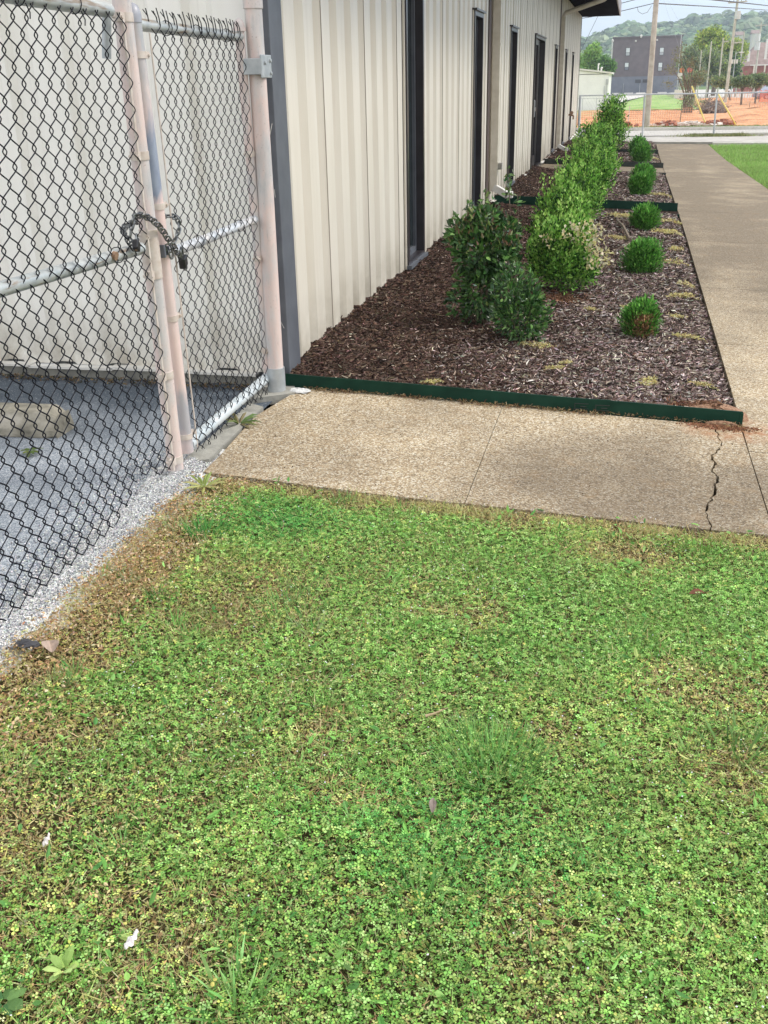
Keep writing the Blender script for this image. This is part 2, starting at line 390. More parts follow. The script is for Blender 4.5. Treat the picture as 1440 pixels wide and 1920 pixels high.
for i in range(len(crack) - 1):
    (xa, ya), (xb, yb) = crack[i], crack[i + 1]; _c += [(xa, ya), ((xa + xb) / 2 + random.uniform(-.008, .008), (ya + yb) / 2 + random.uniform(-.005, .005)), (xa * .25 + xb * .75 + random.uniform(-.005, .005), ya * .25 + yb * .75)]
crack = _c + [crack[-1]]
cw = [.0015 + .002 * abs(math.sin(i * 2.3)) + (.002 if 15 < i < 60 else 0) + random.uniform(-.001, .002) for i in range(len(crack))]
slab([(-.5275, 3.6), (-.2, 3.6), (.1, 3.6)] + [(x - c, y) for (x, y), c in zip(crack, cw)][::-1] + [(-.5285, 4.93)])
slab([(.416 + cw[-1], 3.60), (.648, 3.61), (.648, 4.93), (.53, 4.93)] + [(x + c, y) for (x, y), c in zip(crack, cw)][1:-1])
js = [-3, -.9, .9, 2.7, 4.55, 6.63, 8.56, 11.2, 14.05, 17, 20, 23, 26, 29, 32.2]
def rx_(y): return 2.33
for a, b in zip(js[:-1], js[1:]):
    n_ = 3
    L = [(float(bedx(y)) + .008 if y > 4.9 else .653, y) for y in np.linspace(a + .004, b - .004, n_)]
    slab(L[::1] and [L[0], (rx_(a), a + .004), (rx_(b), b - .004)] + L[1:][::-1])
# door path between beds
slab([(-1.70, 20.62), (float(bedx(21)), 20.68), (float(bedx(22)), 22.5), (-1.70, 22.4)])
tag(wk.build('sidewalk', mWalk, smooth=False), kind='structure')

# white limestone dust at the foot of the fence
X0 = np.linspace(-2.12, -1.58, 28); Y0 = np.linspace(.2, 3.95, 130)
def dustz(X, Y):
    c = -1.76 + .03 * np.sin(Y * 3) + (fbm(X, Y, .25, 9) - .5) * .08 + np.exp(-((Y - 3.55) / .13) ** 2) * .06
    wd = .075 + .04 * fbm(Y, X, .5, 12) + np.exp(-((Y - 3.58) / .13) ** 2) * .07
    h = .030 * np.exp(-((X - c) / wd) ** 4) + (fbm(X, Y, .05, 5) - .5) * .012
    return g(X, Y) - .032 + h
sheet('gravel_dust_bank', X0, Y0, dustz, mDust)
n = 52000
px = rng.normal(-1.75, .045, n) + np.abs(rng.normal(0, .16, n)) * (rng.random(n) < .22) * -1.; py = rng.uniform(.6, 3.9, n)
pz = np.maximum(g(px, py) - .02, dustz(px, py)) ; ok = px < (-1.655 + .03 * fbm(py, px, .2, 4)); px, py, pz = px[ok], py[ok], pz[ok]
n = len(px); s_ = rng.uniform(.0018, .0052, n)
TET = [(1, 0, -.3), (-.5, .87, -.3), (-.5, -.87, -.3), (0, 0, 1)]; TETP = [(0, 1, 3), (1, 2, 3), (2, 0, 3)]
tag(scatter('gravel', np.stack([px, py, pz + .002], 1), rdir(n) * [1, 1, .3], rdir(n), TET, TETP, s_, s_, pal(n, [(.66, .66, .64), (.42, .43, .45), (.2, .21, .24), (.8, .8, .77)], [4, 3, 2, 2]), mStone), kind='stuff')
# darker old asphalt chunks beside the fence
for (cx_, cy_, s0, lb) in [(-1.625, 2.21, .042, 'dark flat stone lying in the brown thatch near the lower left edge')]:
    b = MB(); b.ball((cx_, cy_, gz(cx_, cy_) + .004), s0, s0 * .45, .010, 9, 6); b.v = [(v[0] + random.uniform(-.006, .006), v[1] + random.uniform(-.006, .006), v[2]) for v in b.v]
    tag(b.build('stone', noisy('dark_stone', (.03, .03, .035), (.07, .07, .08), 30, .8)), lb, 'stone')

# ------------------------------------------------------------------ lawn
mLawn = tinted('lawn_leaf', .6, .28, .2)
def lawn_color(x, y):
    """0 = lush green .. 1 = dead tan ; and yellowness"""
    left = np.clip((-1.34 - .10 * np.clip(2.2 - y, 0, 1) + .20 * (fbm(x, y, .35, 21) - .5) * 2 - .12 * np.clip(y - 3.1, 0, 1) - x) / .16, 0, 1)
    top = np.clip((y - (3.45 + .12 * (fbm(x, y, .3, 22) - .5) * 2)) / .08, 0, 1)
    patch = np.clip((fbm(x, y, .30, 23) - .55) / .20, 0, 1) * .5 + np.clip((fbm(x, y, .06, 24) - .56) / .15, 0, 1) * .22 + .13 * np.clip((-.2 - x) / .8, 0, 1)
    bl = np.clip((-.80 - x) / .25, 0, 1) * np.clip((1.85 - y) / .3, 0, 1) * np.clip((fbm(x, y, .2, 29) - .36) / .2, 0, 1) * .8
    pt2 = np.exp(-(((x - .12) / .2) ** 2 + ((y - 3.33) / .12) ** 2)) * 1.1 + np.exp(-(((x - .38) / .16) ** 2 + ((y - 2.15) / .13) ** 2)) * .7
    lush = np.exp(-(((x + 1.2) / .26) ** 2 + ((y - 3.28) / .17) ** 2)) + np.exp(-(((x + .25) / .3) ** 2 + ((y - 1.75) / .2) ** 2)) * .6
    dead = np.clip(np.maximum.reduce([left, top * 1.0, patch, bl, pt2]) - lush, 0, 1)
    yel = np.clip((fbm(x, y, .5, 27) - .42) / .2, 0, 1)
    return dead, yel, lush
def lawn_pts(n, x0=-1.74, x1=2.6, y0=-.6, y1=3.66, dens=None):
    x = rng.uniform(x0, x1, n); y = y0 + (y1 - y0) * rng.random(n)
    vis = ((x < 1.0) & (y > .9)) | (rng.random(n) < .3)
    e = (x > -1.70 + .05 * (fbm(y, x, .12, 31) - .3)) & (y < 3.62 + .035 * (vn(x, y, .06, 33) - .5)) & ((x < .66) | (x > 2.34)) & vis
    x, y = x[e], y[e]; return x, y
def lawn_tints(x, y, base_w, dead_bias=0.):
    dead, yel, lush = lawn_color(x, y); n = len(x)
    G = pal(n, [(.205, .41, .085), (.29, .52, .13), (.10, .24, .05), (.42, .62, .22)], [4, 4, 2.2, 2.4], .2)
    Yg = pal(n, [(.37, .51, .14), (.48, .57, .20), (.27, .42, .10)], [3, 2, 3], .2)
    D = pal(n, [(.56, .47, .24), (.44, .34, .16), (.26, .18, .09), (.60, .54, .30), (.40, .44, .17)], [3, 3, 2.6, 1, 1.6], .25)
    Lc = pal(n, [(.14, .42, .10), (.20, .50, .12), (.09, .28, .07)], None, .15)
    u = rng.random(n); c = np.where((u < (.14 + .34 * yel))[:, None], Yg, G); c = np.where((rng.random(n) < lush * .8)[:, None], Lc, c)
    k = rng.random(n) < np.clip(dead * 1.0 + dead_bias, 0, 1); c = np.where(k[:, None], D, c); 
    c = c * (.86 + .36 * fbm(x, y, .22, 151))[:, None]
    lx = (x < -1.30) & (y < 3.2); D2 = pal(n, [(.58, .42, .22), (.44, .29, .14), (.64, .52, .30), (.50, .48, .18)], None, .2); c = np.where((k & lx & (rng.random(n) < .5))[:, None], D2, c)
    return c, dead
# trefoil leaves : three leaflets from one stalk
tre = []; trp = []
for q in range(3):
    a = q * 2 * math.pi / 3; ca, sa = math.cos(a), math.sin(a); b0 = len(tre)
    for (u_, v_, w_) in [(.08, 0, 0), (.5, .34, .12), (.92, .26, .10), (.86, 0, .03), (.92, -.26, .10), (.5, -.34, .12)]:
        tre.append((u_ * ca - v_ * sa, u_ * sa + v_ * ca, w_))
    trp += [(b0, b0 + 1, b0 + 2, b0 + 3), (b0, b0 + 3, b0 + 4, b0 + 5)]
def clover(n, s0, s1, h0, h1, name):
    x, y = lawn_pts(n); t, dead = lawn_tints(x, y, 0); yk_ = (t[:, 0] > t[:, 1]); t[yk_, 1] = t[yk_, 0] * rng.uniform(.98, 1.18, yk_.sum()); t[yk_, 2] *= .8
    keep = rng.random(len(x)) > dead * .8; x, y, t, dead = x[keep], y[keep], t[keep], dead[keep]; n = len(x)
    h = rng.uniform(h0, h1, n) * (.55 + .9 * fbm(x, y, .16, 41)) * (1 - .55 * dead)
    P = np.stack([x, y, g(x, y) - .02 + h], 1); up = rdir(n) * .42 + np.array([0, 0, 1]); U = np.cross(up, rdir(n)); S = np.cross(up, U)
    s = rng.uniform(s0, s1, n) * (.75 + .5 * vn(x, y, .3, 43))
    tag(scatter(name, P, U, S, tre, trp, s, s, t, mLawn), kind='stuff')
clover(235000, .0038, .0086, .006, .036, 'clover_lawn')
# low narrow thatch and small leaves
def blades(n, name, l0, l1, w, lean, bias=0., pts=None, tint=None, zoff=-.026):
    x, y = lawn_pts(n) if pts is None else pts
    if tint is None: t, dead = lawn_tints(x, y, 0, bias)
    else: t, dead = tint(x, y), np.zeros(len(x))
    n = len(x); P = np.stack([x, y, g(x, y) + zoff], 1)
    U = rdir(n) * [1, 1, .3] * lean + np.array([0, 0, 1.]); L = rng.uniform(l0, l1, n) * (.6 + .8 * vn(x, y, .22, 47)); W = rng.uniform(.6, 1.4, n) * w
    ob = scatter(name, P, U, rdir(n) * [1, 1, .1], BLADE, BLADEP, L, W, t, mLawn, NH=L * rng.uniform(-1, 1, n)); tag(ob, kind='stuff'); return ob
blades(190000, 'grass', .016, .046, .0022, 1.3, .05)
blades(110000, 'thatch', .02, .05, .0022, 5., .42, zoff=-.012)
# small oval leaves filling the floor of the lawn
x, y = lawn_pts(210000); t, dead = lawn_tints(x, y, 0, .04); n = len(x)
P = np.stack([x, y, g(x, y) - .022 + rng.uniform(.002, .022, n) * (1 - .3 * dead)], 1)
tag(scatter('ground_cover', P, rdir(n) * [1, 1, .45] + [0, 0, .12], rdir(n) * [1, 1, .4], LEAF, LEAFP, rng.uniform(.006, .014, n), rng.uniform(.003, .007, n), t, mLawn), kind='stuff')
x = rng.uniform(-1.55, .66, 5200); y = 3.585 - np.abs(rng.normal(0, .05, 5200)) + .05 * (vn(x, x * 0, .05, 161) - .5); k = vn(x, x * 0, .09, 163) > .3; x, y = x[k], y[k]
blades(0, 'dry_fringe_grass', .012, .038, .0026, 2.2, pts=(x, y), tint=lambda x, y: pal(len(x), [(.62, .54, .28), (.46, .36, .18), (.36, .44, .14), (.56, .56, .26)], None, .2), zoff=-.012)
# dry orange leaf crumbs at the left edge
x = rng.uniform(-1.70, -1.25, 15000); y = rng.uniform(.8, 3.62, 15000); k = rng.random(15000) < np.clip((-1.30 - x) / .2, 0, 1) * (.35 + .65 * (fbm(x, y, .2, 51) > .45)); x, y = x[k], y[k]; n = len(x)
P = np.stack([x, y, g(x, y) + rng.uniform(-.012, .012, n)], 1)
tag(scatter('dry_leaf_litter', P, rdir(n) * [1, 1, .35], rdir(n), LEAF, LEAFP, rng.uniform(.007, .018, n), rng.uniform(.003, .008, n), pal(n, [(.52, .34, .18), (.38, .23, .12), (.62, .48, .30), (.66, .55, .36)], [3, 2, 3, 2], .2), mLawn), kind='stuff')
# tiny white and yellow flowers
def flowers(n, name, col, s, clump_seed):
    x, y = lawn_pts(n); k = (rng.random(len(x)) < np.clip((fbm(x, y, .35, clump_seed) - .42) * 5, 0.03, 1)); x, y = x[k], y[k]; n = len(x)
    P = np.stack([x, y, g(x, y) + rng.uniform(.008, .024, n)], 1); hexa = [(math.cos(a), math.sin(a), 0) for a in np.linspace(0, 2 * math.pi, 7)[:6]] + [(0, 0, .5)]
    up = rdir(n) * .4 + np.array([0, 0, 1]); U = np.cross(up, rdir(n))
    tag(scatter(name, P, U, np.cross(up, U), hexa, [(i, (i + 1) % 6, 6) for i in range(6)], s * rng.uniform(.7, 1.3, n), s, pal(n, [col], None, .05), mLawn), kind='stuff')
flowers(5200, 'white_flowers', (.8, .8, .84), .0022, 61)
flowers(700, 'yellow_flowers', (.62, .56, .16), .0042, 63)
# tall grass tufts
def tuft(x0, y0, r, n, l, w, cols, lean=.8, name='grass_tuft', label=None):
    a = rng.uniform(0, 2 * math.pi, n); rr = r * np.sqrt(rng.random(n)); x = x0 + rr * np.cos(a); y = y0 + rr * np.sin(a)
    P = np.stack([x, y, g(x, y) - .02], 1); U = np.stack([np.cos(a) * lean * rr / r, np.sin(a) * lean * rr / r, np.ones(n)], 1) + rdir(n) * .35
    L = l * rng.uniform(.6, 1.15, n); W = w * rng.uniform(.7, 1.3, n)
    ob = scatter(name, P, U, rdir(n) * [1, 1, .1], BLADE, BLADEP, L, W, pal(n, cols, None, .18), mLawn, NH=L * rng.uniform(-1.2, 1.2, n))
    if label: tag(ob, label, 'grass tuft', 'tufts of taller grass in the lawn')
    return ob
GG = [(.14, .34, .09), (.22, .44, .13), (.30, .50, .18)]
tuft(-.22, 2.03, .13, 520, .085, .0026, GG, label='wide tuft of fine long grass in the middle of the lawn')
tuft(-1.43, 3.10, .07, 190, .065, .004, [(.09, .30, .07), (.14, .38, .10)], label='dark green tuft near the top left corner of the lawn')
tuft(-.30, 1.55, .05, 34, .08, .006, GG, label='small tuft of broad blades low in the centre of the lawn')
tuft(.40, 2.22, .07, 46, .10, .006, [(.13, .26, .07), (.2, .32, .1)], 1.2, label='loose pale tuft at the right edge of the lawn')
tuft(-.60, 1.22, .06, 40, .08, .007, GG, label='tuft of broad blades beside the white scrap in the lawn')
tuft(.12, 2.7, .10, 160, .055, .003, GG, label='short feathery tuft in the upper right part of the lawn')
tuft(-.95, 2.62, .12, 220, .05, .003, GG, label='short soft tuft below the dark green corner tuft')
tuft(.40, 3.42, .12, 170, .06, .0035, [(.16, .3, .06), (.24, .34, .1)], label='yellow green tuft beside the crack at the walk edge')
cx_, cy_ = lawn_pts(420); ok = rng.random(len(cx_)) < .62; cx_, cy_ = cx_[ok], cy_[ok]; k_ = rng.integers(14, 46, len(cx_)); cc = np.repeat(np.arange(len(cx_)), k_); n = len(cc)
a = rng.uniform(0, 6.283, n); rr = np.sqrt(rng.random(n)) * .045 * rng.uniform(.5, 1.3, len(cx_))[cc]; x = cx_[cc] + rr * np.cos(a); y = cy_[cc] + rr * np.sin(a); hh = rng.uniform(.03, .062, len(cx_))[cc]
ok = (x > -1.66) & (y < 3.6) & ((x < .64) | (x > 2.36)); x, y, a, rr, hh, cc = x[ok], y[ok], a[ok], rr[ok], hh[ok], cc[ok]; n = len(x)
cb = pal(len(cx_), [(.14, .32, .08), (.22, .42, .12), (.32, .48, .18), (.40, .44, .22)], None, .15)[cc] * rng.uniform(.8, 1.25, (n, 1))
tag(scatter('grass', np.stack([x, y, g(x, y) - .02], 1), np.stack([np.cos(a) * .6, np.sin(a) * .6, np.ones(n)], 1) + rdir(n) * .35, rdir(n) * [1, 1, .1], BLADE, BLADEP, hh * rng.uniform(.6, 1.3, n), rng.uniform(.0016, .0045, n), cb, mLawn, NH=hh * rng.uniform(-1.2, 1.2, n)), kind='stuff')
x, y = lawn_pts(2600); k = x > -1.45; x, y = x[k], y[k]; n = len(x)
tag(scatter('broad_leaf_weeds', np.stack([x, y, g(x, y) + rng.uniform(-.004, .014, n)], 1), rdir(n) * [1, 1, .5] + [0, 0, .25], rdir(n) * [1, 1, .3], LEAF, LEAFP, rng.uniform(.016, .042, n), rng.uniform(.006, .014, n), pal(n, [(.18, .40, .09), (.28, .50, .14), (.12, .30, .08), (.42, .50, .18)], [4, 3, 3, 1], .15), mLawn), kind='stuff')
def rosette(x0, y0, n, l, w, cols, up, name, label, cat='weed', dz=0.):
    a = np.linspace(0, 2 * math.pi, n, endpoint=False) + rng.uniform(-.3, .3, n)
    P = np.stack([x0 + .006 * np.cos(a), y0 + .006 * np.sin(a), np.full(n, gz(x0, y0) + dz)], 1)
    U = np.stack([np.cos(a), np.sin(a), rng.uniform(.4, 1.3, n) * up], 1); S = np.stack([-np.sin(a), np.cos(a), np.zeros(n)], 1)
    T = [(0, -.12, 0), (0, .12, 0), (.35, .42, -.06), (.35, -.42, -.06), (.35, 0, -.0), (.75, .45, -.22), (.75, -.45, -.22), (.75, 0, -.15), (1, 0, -.42)]
    Pp = [(0, 4, 3), (0, 1, 4), (1, 2, 4), (3, 4, 7, 6), (4, 2, 5, 7), (6, 7, 8), (7, 5, 8)]
    L = l * rng.uniform(.6, 1.15, n); ob = scatter(name, P, U, S, T, Pp, L, w * rng.uniform(.8, 1.2, n), pal(n, cols, None, .12), mLawn, NH=L)
    return tag(ob, label, cat, 'broad leaved weeds')
WG = [(.10, .17, .05), (.16, .2, .07), (.2, .17, .08)]
rosette(-1.735, 4.27, 13, .12, .022, WG, .9, 'weed', 'strappy green weed growing in the joint under the gate')
rosette(-1.59, 3.48, 18, .085, .016, [(.34, .40, .12), (.42, .40, .16), (.24, .3, .09)], .9, 'weed', 'yellow green weed clump at the left corner of the walk')
rosette(-.93, 1.19, 9, .036, .017, [(.34, .52, .14), (.42, .58, .2)], 1.6, 'weed', 'pale green broad leaved rosette in the lower left corner')
rosette(-1.0, 1.10, 7, .04, .028, [(.06, .15, .05), (.1, .2, .06)], .3, 'weed', 'darker rosette below the pale one at the lower left corner')
rosette(.12, 3.22, 12, .045, .016, [(.14, .3, .06), (.2, .34, .09)], .7, 'weed', 'leafy weed beside the bare patch near the walk')
rosette(-2.55, 3.75, 9, .05, .02, [(.10, .15, .04), (.13, .17, .05)], .4, 'weed', 'low weed sprouting beside the concrete wheel stop')
for (px_, py_, a_, L_, lb, c_) in [(-.829, 1.271, 1.3, .036, 'larger white scrap of litter lying in the lawn', (.86, .83, .84)), (-1.131, 1.476, 1.45, .024, 'smaller white scrap of litter near the left edge of the lawn', (.75, .7, .68))]:
    b = MB(); z = gz(px_, py_) + .012; d = Vector((math.cos(a_), math.sin(a_), 0)); q = Vector((-d.y, d.x, 0)); c0 = Vector((px_, py_, z))
    ring = []
    for i in range(9):
        t = i / 8; ww = L_ * (.20 + .30 * math.sin(math.pi * min(1, t * 1.1)) + .05 * math.sin(i * 2.7)); zz = .005 * math.sin(i * 1.9) + .010 * t
        p = c0 + d * (t - .5) * L_ + Vector((0, 0, zz)); ring.append([p - q * ww * .5, p + Vector((0, 0, .006)), p + q * ww * .5, p + Vector((0, 0, -.003))])
    vs = [v for r_ in ring for v in r_]; fs = [(i * 4 + k, i * 4 + (k + 1) % 4, i * 4 + 4 + (k + 1) % 4, i * 4 + 4 + k) for i in range(8) for k in range(4)]
    b.add(vs, fs + [(3, 2, 1, 0), (32, 33, 34, 35)]); tag(b.build('litter_scrap', noisy('white_scrap', c_, (.55, .5, .5), 60, .7)), lb, 'litter')
def dead_leaf(x0, y0, l, wd, ang, col, label, name='dead_leaf', dz=.014):
    u = Vector((math.cos(ang), math.sin(ang), .12)); s = Vector((-u.y, u.x, 0)); b = MB(); p = Vector((x0, y0, gz(x0, y0) + dz)); vs = []
    for i in range(7):
        t = i / 6; hw = wd * math.sin(math.pi * (.08 + .9 * t)) * .5; c = p + u * (t - .5) * l
        vs += [c + s * hw + Vector((0, 0, hw * .8)), c, c - s * hw + Vector((0, 0, hw * .5))]
    fs = [(i * 3 + k, i * 3 + k + 1, i * 3 + 4 + k, i * 3 + 3 + k) for i in range(6) for k in range(2)]
    b.add(vs, fs); tag(b.build(name, noisy('dead_' + name, col, tuple(c * .6 for c in col), 40, .8)), label, 'leaf')
dead_leaf(.333, 3.03, .05, .03, .1, (.16, .06, .03), 'curled brown leaf in the upper right of the lawn')
dead_leaf(-.33, 1.80, .045, .018, 1.7, (.25, .2, .17), 'small grey brown leaf in the middle of the lawn')
dead_leaf(-1.54, 2.20, .06, .05, 2.2, (.4, .3, .24), 'pale torn leaf on the brown thatch by the gravel')
b = MB(); b.tube([(-.41, 2.13, gz(-.4, 2.1) + .02), (-.39, 2.14, gz(-.4, 2.1) + .023), (-.355, 2.165, gz(-.4, 2.1) + .03)], [.004, .003, .001], 6)
tag(b.build('twig', noisy('pale_twig', (.42, .33, .2), (.3, .22, .13), 30, .8)), 'short pale twig lying in the lawn left of the long tuft', 'twig')

# lawn right of the sidewalk
x = rng.uniform(2.35, 9, 120000); y = 12 + 20 * rng.random(120000) ** 1.2; k = rng.random(120000) < np.clip(1.3 - (x - 2.3) / 5, .25, 1); x, y = x[k], y[k]
blades(0, 'far_lawn_grass', .05, .09, .009, .9, pts=(x, y), tint=lambda x, y: pal(len(x), [(.26, .48, .10), (.33, .55, .14), (.40, .58, .19)], None, .15) * (.8 + .4 * fbm(x, y, 1.5, 71))[:, None])

# ------------------------------------------------------------------ mulch bed
beds = [(4.95, 13.5), (14.05, 20.62), (22.5, 27.6), (27.75, 33.1)]
def mulz(X, Y):
    edge = np.clip((bedx(Y) - X) / .12, 0, 1)
    z = g(X, Y) - .035 + .05 * edge + .055 * np.exp(-(X + 1.72) / .22) * (.6 + .9 * vn(X * 0, Y, .35, 81)) + (fbm(X, Y, .16, 82) - .5) * .028
    z += .05 * np.exp(-(((X - .54) / .13) ** 2 + ((Y - 5.06) / .09) ** 2))
    return z
n = 150000
for i, (a, b) in enumerate(beds):
    U_ = np.linspace(0, 1, 60); Yv = np.linspace(a, b, 110); UU, YY = np.meshgrid(U_, Yv); XX = -1.745 + UU * (bedx(YY) - .004 + 1.745)
    V = np.stack([XX.ravel(), YY.ravel(), mulz(XX, YY).ravel()], 1); ii, jj = np.meshgrid(np.arange(59), np.arange(109)); q = (jj * 60 + ii).ravel()
    tag(np_mesh('mulch_bed', V, np.full(len(q), 4), np.stack([q, q + 1, q + 61, q + 60], 1).ravel(), mMulchBase, smooth=True), kind='structure')
def chips(n, y0, y1, l0, l1, w0, w1, p=1.5):
    y = y0 + (y1 - y0) * rng.random(n) ** p; x = -1.74 + rng.random(n) * (bedx(y) - .012 + 1.74)
    okk = np.zeros(n, bool)
    for a, b in beds: okk |= (y > a + .02) & (y < b - .02)
    x, y = x[okk], y[okk]; n = len(x)
    bleach = np.clip((x + 1.25 - .25 * np.clip((y - 6) / 4, 0, 1) + (fbm(x, y, .7, 85) - .5) * 1.1) / 1.2, 0, 1)
    dk = pal(n, [(.065, .038, .028), (.11, .068, .050), (.18, .12, .092), (.024, .014, .011)], [4, 4, 2.6, 3], .25)
    lt = pal(n, [(.23, .175, .155), (.36, .29, .26), (.12, .082, .070), (.58, .51, .46), (.035, .022, .018)], [4, 3.4, 4, 2, 3.4], .25)
    t = np.where((rng.random(n) < bleach * .85)[:, None], lt, dk)
    pale = rng.random(n) < .012; t[pale] = pal(pale.sum(), [(.5, .42, .33)], None, .15)
    rd = np.exp(-(((x - .52) / .2) ** 2 + ((y - 5.05) / .11) ** 2)) + np.exp(-(((x + .42) / .16) ** 2 + ((y - 7.66) / .16) ** 2))
    kk = rng.random(n) < rd * 1.3; t[kk] = pal(kk.sum(), [(.20, .10, .06), (.27, .15, .09), (.12, .06, .035)], None, .2)
    P = np.stack([x, y, mulz(x, y) + rng.uniform(0, .014, n)], 1); L = rng.uniform(l0, l1, n) * (1 - .6 * np.clip(rd, 0, 1)); W = rng.uniform(w0, w1, n)
    T = [(-.5, -.3, -.02), (-.5, .3, 0), (0, .5, .09), (0, -.5, .06), (.5, .25, .0), (.5, -.3, -.03)]
    T = T + [(-.5, 0, -.07), (.5, 0, -.07)]
    tag(scatter('mulch_chips', P, rdir(n) * [1, 1, .28], rdir(n) * [1, 1, .5], T, [(0, 3, 2, 1), (3, 5, 4, 2), (0, 6, 7, 5, 3), (1, 2, 4, 7, 6)], L, W, t, mChip), kind='stuff')
chips(100000, 4.95, 9.5, .014, .062, .003, .0095, 1.25)
chips(60000, 9.5, 20.7, .02, .06, .006, .014, 1.3)
chips(22000, 20.7, 33.1, .035, .08, .012, .022, 1.1)

# yellowed flat weeds in the mulch
ymat = [(-.258, 5.744, .05, 'round'), (.212, 5.489, .10, 'wide'), (.498, 5.50, .07, 'low'), (-.311, 5.61, .07, 'flat'), (.441, 7.25, .07, 'x'), (.56, 8.5, .12, 'x'), (.483, 6.63, .09, 'x'),
        (.51, 9.58, .14, 'x'), (.5, 11.55, .2, 'x'), (.52, 12.6, .25, 'x'), (-.945, 5.14, .07, 'x'), (-.463, 6.1, .10, 'x'), (.56, 10.4, .14, 'x'), (.10, 7.45, .09, 'x'), (.0, 12.9, .22, 'x'), (-.16, 7.3, .05, 'x'), (.50, 8.0, .12, 'x'), (.62, 25.3, .25, 'x'), (.55, 16.0, .2, 'x'),(-.02,10.9,.14,'x')]
ylab = ['small yellow green sprig in the mulch in front of the holly', 'wide yellowed weed mat near the middle of the green edging', 'bright yellow weed mat near the right end of the green edging', 'pale weed sprig left of the small round sprig', 'bright yellow star shaped weed right of the nearest globe shrub',
        'faded weed mat at the bed edge beside the second globe shrub', 'yellow weed mat at the bed edge below the star shaped weed', 'yellow weed right of the second globe shrub', 'yellowed mat right of the third globe shrub', 'pale mat just before the second bed by the sidewalk',
        'yellowed clump behind the left part of the green edging', 'yellow sprigs in front of the low holly', 'yellow weed between the second and third globe shrubs', 'yellow weed just behind the nearest globe shrub', 'dried weed mat left of the third globe shrub', 'flat yellow leaf mat beside the variegated shrub',
        'thin faded mat beyond the star shaped weed', 'dry grass clump at the far end of the bed', 'yellow mat at the sidewalk side of the second bed', 'tan dried mat between the hedge and second globe shrub']
for (x0, y0, r, _), lb in zip(ymat, ylab):
    n = int(220 + 1500 * r); a = rng.uniform(0, 6.283, n); rr = r * np.sqrt(rng.random(n)) * (.6 + .5 * np.abs(np.sin(a * 2.5 + x0 * 9))); x = np.minimum(x0 + rr * np.cos(a) * 1.2, bedx(y0) - .01); y = y0 + rr * np.sin(a) * .8
    s = .007 + r * .06; an_ = rng.uniform(0, 3.14); dx_, dy_ = x - x0, y - y0; sq = rng.uniform(.35, .9); u_ = dx_ * math.cos(an_) + dy_ * math.sin(an_); v_ = (-dx_ * math.sin(an_) + dy_ * math.cos(an_)) * sq; x = np.minimum(x0 + u_ * math.cos(an_) - v_ * math.sin(an_) + (0 if r > .08 else 0), bedx(y0) - .015); y = y0 + u_ * math.sin(an_) + v_ * math.cos(an_)
    dr_ = rng.random(n) < (.45 if x0 > .5 else .85); x, y = x[dr_], y[dr_]; n = len(x)
    P = np.stack([x, y, mulz(x, y) + rng.uniform(.004, .02 + r * .05, n)], 1)
    ob = scatter('yellowed_weed', P, rdir(n) * [1, 1, .5], rdir(n), LEAF, LEAFP, s * rng.uniform(.8, 2.2, n), s * .55, pal(n, [(.66, .60, .26), (.56, .48, .20), (.46, .36, .18), (.70, .68, .38)], None, .15), mLawn)
    tag(ob, lb, 'weed', 'yellowed weeds in the mulch')
# fallen branch in the bed
b = MB(); b.tube([(-.05, 12.1, mulz(-.05, 12.1) + .05), (.03, 11.4, mulz(.03, 11.4) + .07), (.10, 10.7, mulz(.1, 10.7) + .03)], [.012, .018, .02], 6)
tag(b.build('fallen_branch', mBark), 'dark fallen branch lying in the mulch left of the second globe shrub', 'branch')

mSpill = noisy('brown_sandy_soil', (.20, .105, .06), (.36, .22, .14), 60, .95, bump=.006, bs=120)
for (cx, cy, rx, ry, h) in ((.53, 5.045, .17, .095, .052), (.56, 4.908, .085, .016, .024)):
    U1 = np.linspace(-1, 1, 34); A, B = np.meshgrid(U1, U1); XX = cx + A * rx; YY = cy + B * ry; q = np.clip(1 - A ** 2 - B ** 2, 0, 1) ** .7
    zz = g(np.minimum(XX, .9), YY) + (.0 if cy < 4.92 else .012) + h * q * (.8 + .4 * fbm(XX, YY, .05, 141)) - .012 * (q < .02); ii, jj = np.meshgrid(np.arange(33), np.arange(33)); k_ = (jj * 34 + ii).ravel()
    tag(np_mesh('soil_spill', np.stack([XX.ravel(), YY.ravel(), zz.ravel()], 1), np.full(len(k_), 4), np.stack([k_, k_ + 1, k_ + 35, k_ + 34], 1).ravel(), mSpill, smooth=True), kind='structure')
# ------------------------------------------------------------------ bed edging
def edging(pts, h, mt, name, label, th=.008, lip=True, dz=-.02, group=None):
    root = empty(name, (pts[0][0], pts[0][1], gz(*pts[0])), label, 'garden edging', group)
    b = MB()
    for (p, q) in zip(pts[:-1], pts[1:]):
        k = 14
        for i in range(k):
            a = [p[j] + (q[j] - p[j]) * i / k for j in (0, 1)]; c = [p[j] + (q[j] - p[j]) * (i + 1) / k for j in (0, 1)]
            za, zc = gz(*a), gz(*c); wob = [.004 * math.sin(a[0] * 5), .004 * math.sin(c[0] * 5)]
            b.add([(a[0], a[1] + wob[0], za + dz), (c[0], c[1] + wob[1], zc + dz), (c[0], c[1] + th + wob[1], zc + dz), (a[0], a[1] + th + wob[0], za + dz),
                   (a[0], a[1] + wob[0], za + h), (c[0], c[1] + wob[1], zc + h), (c[0], c[1] + th + wob[1], zc + h), (a[0], a[1] + th + wob[0], za + h)],
                  [(0, 1, 5, 4), (4, 5, 6, 7), (2, 3, 7, 6)] + ([(1, 2, 6, 5)] if i == k - 1 else []) + ([(3, 0, 4, 7)] if i == 0 else []))
    b.build('board', mt, root); pin(root); return root
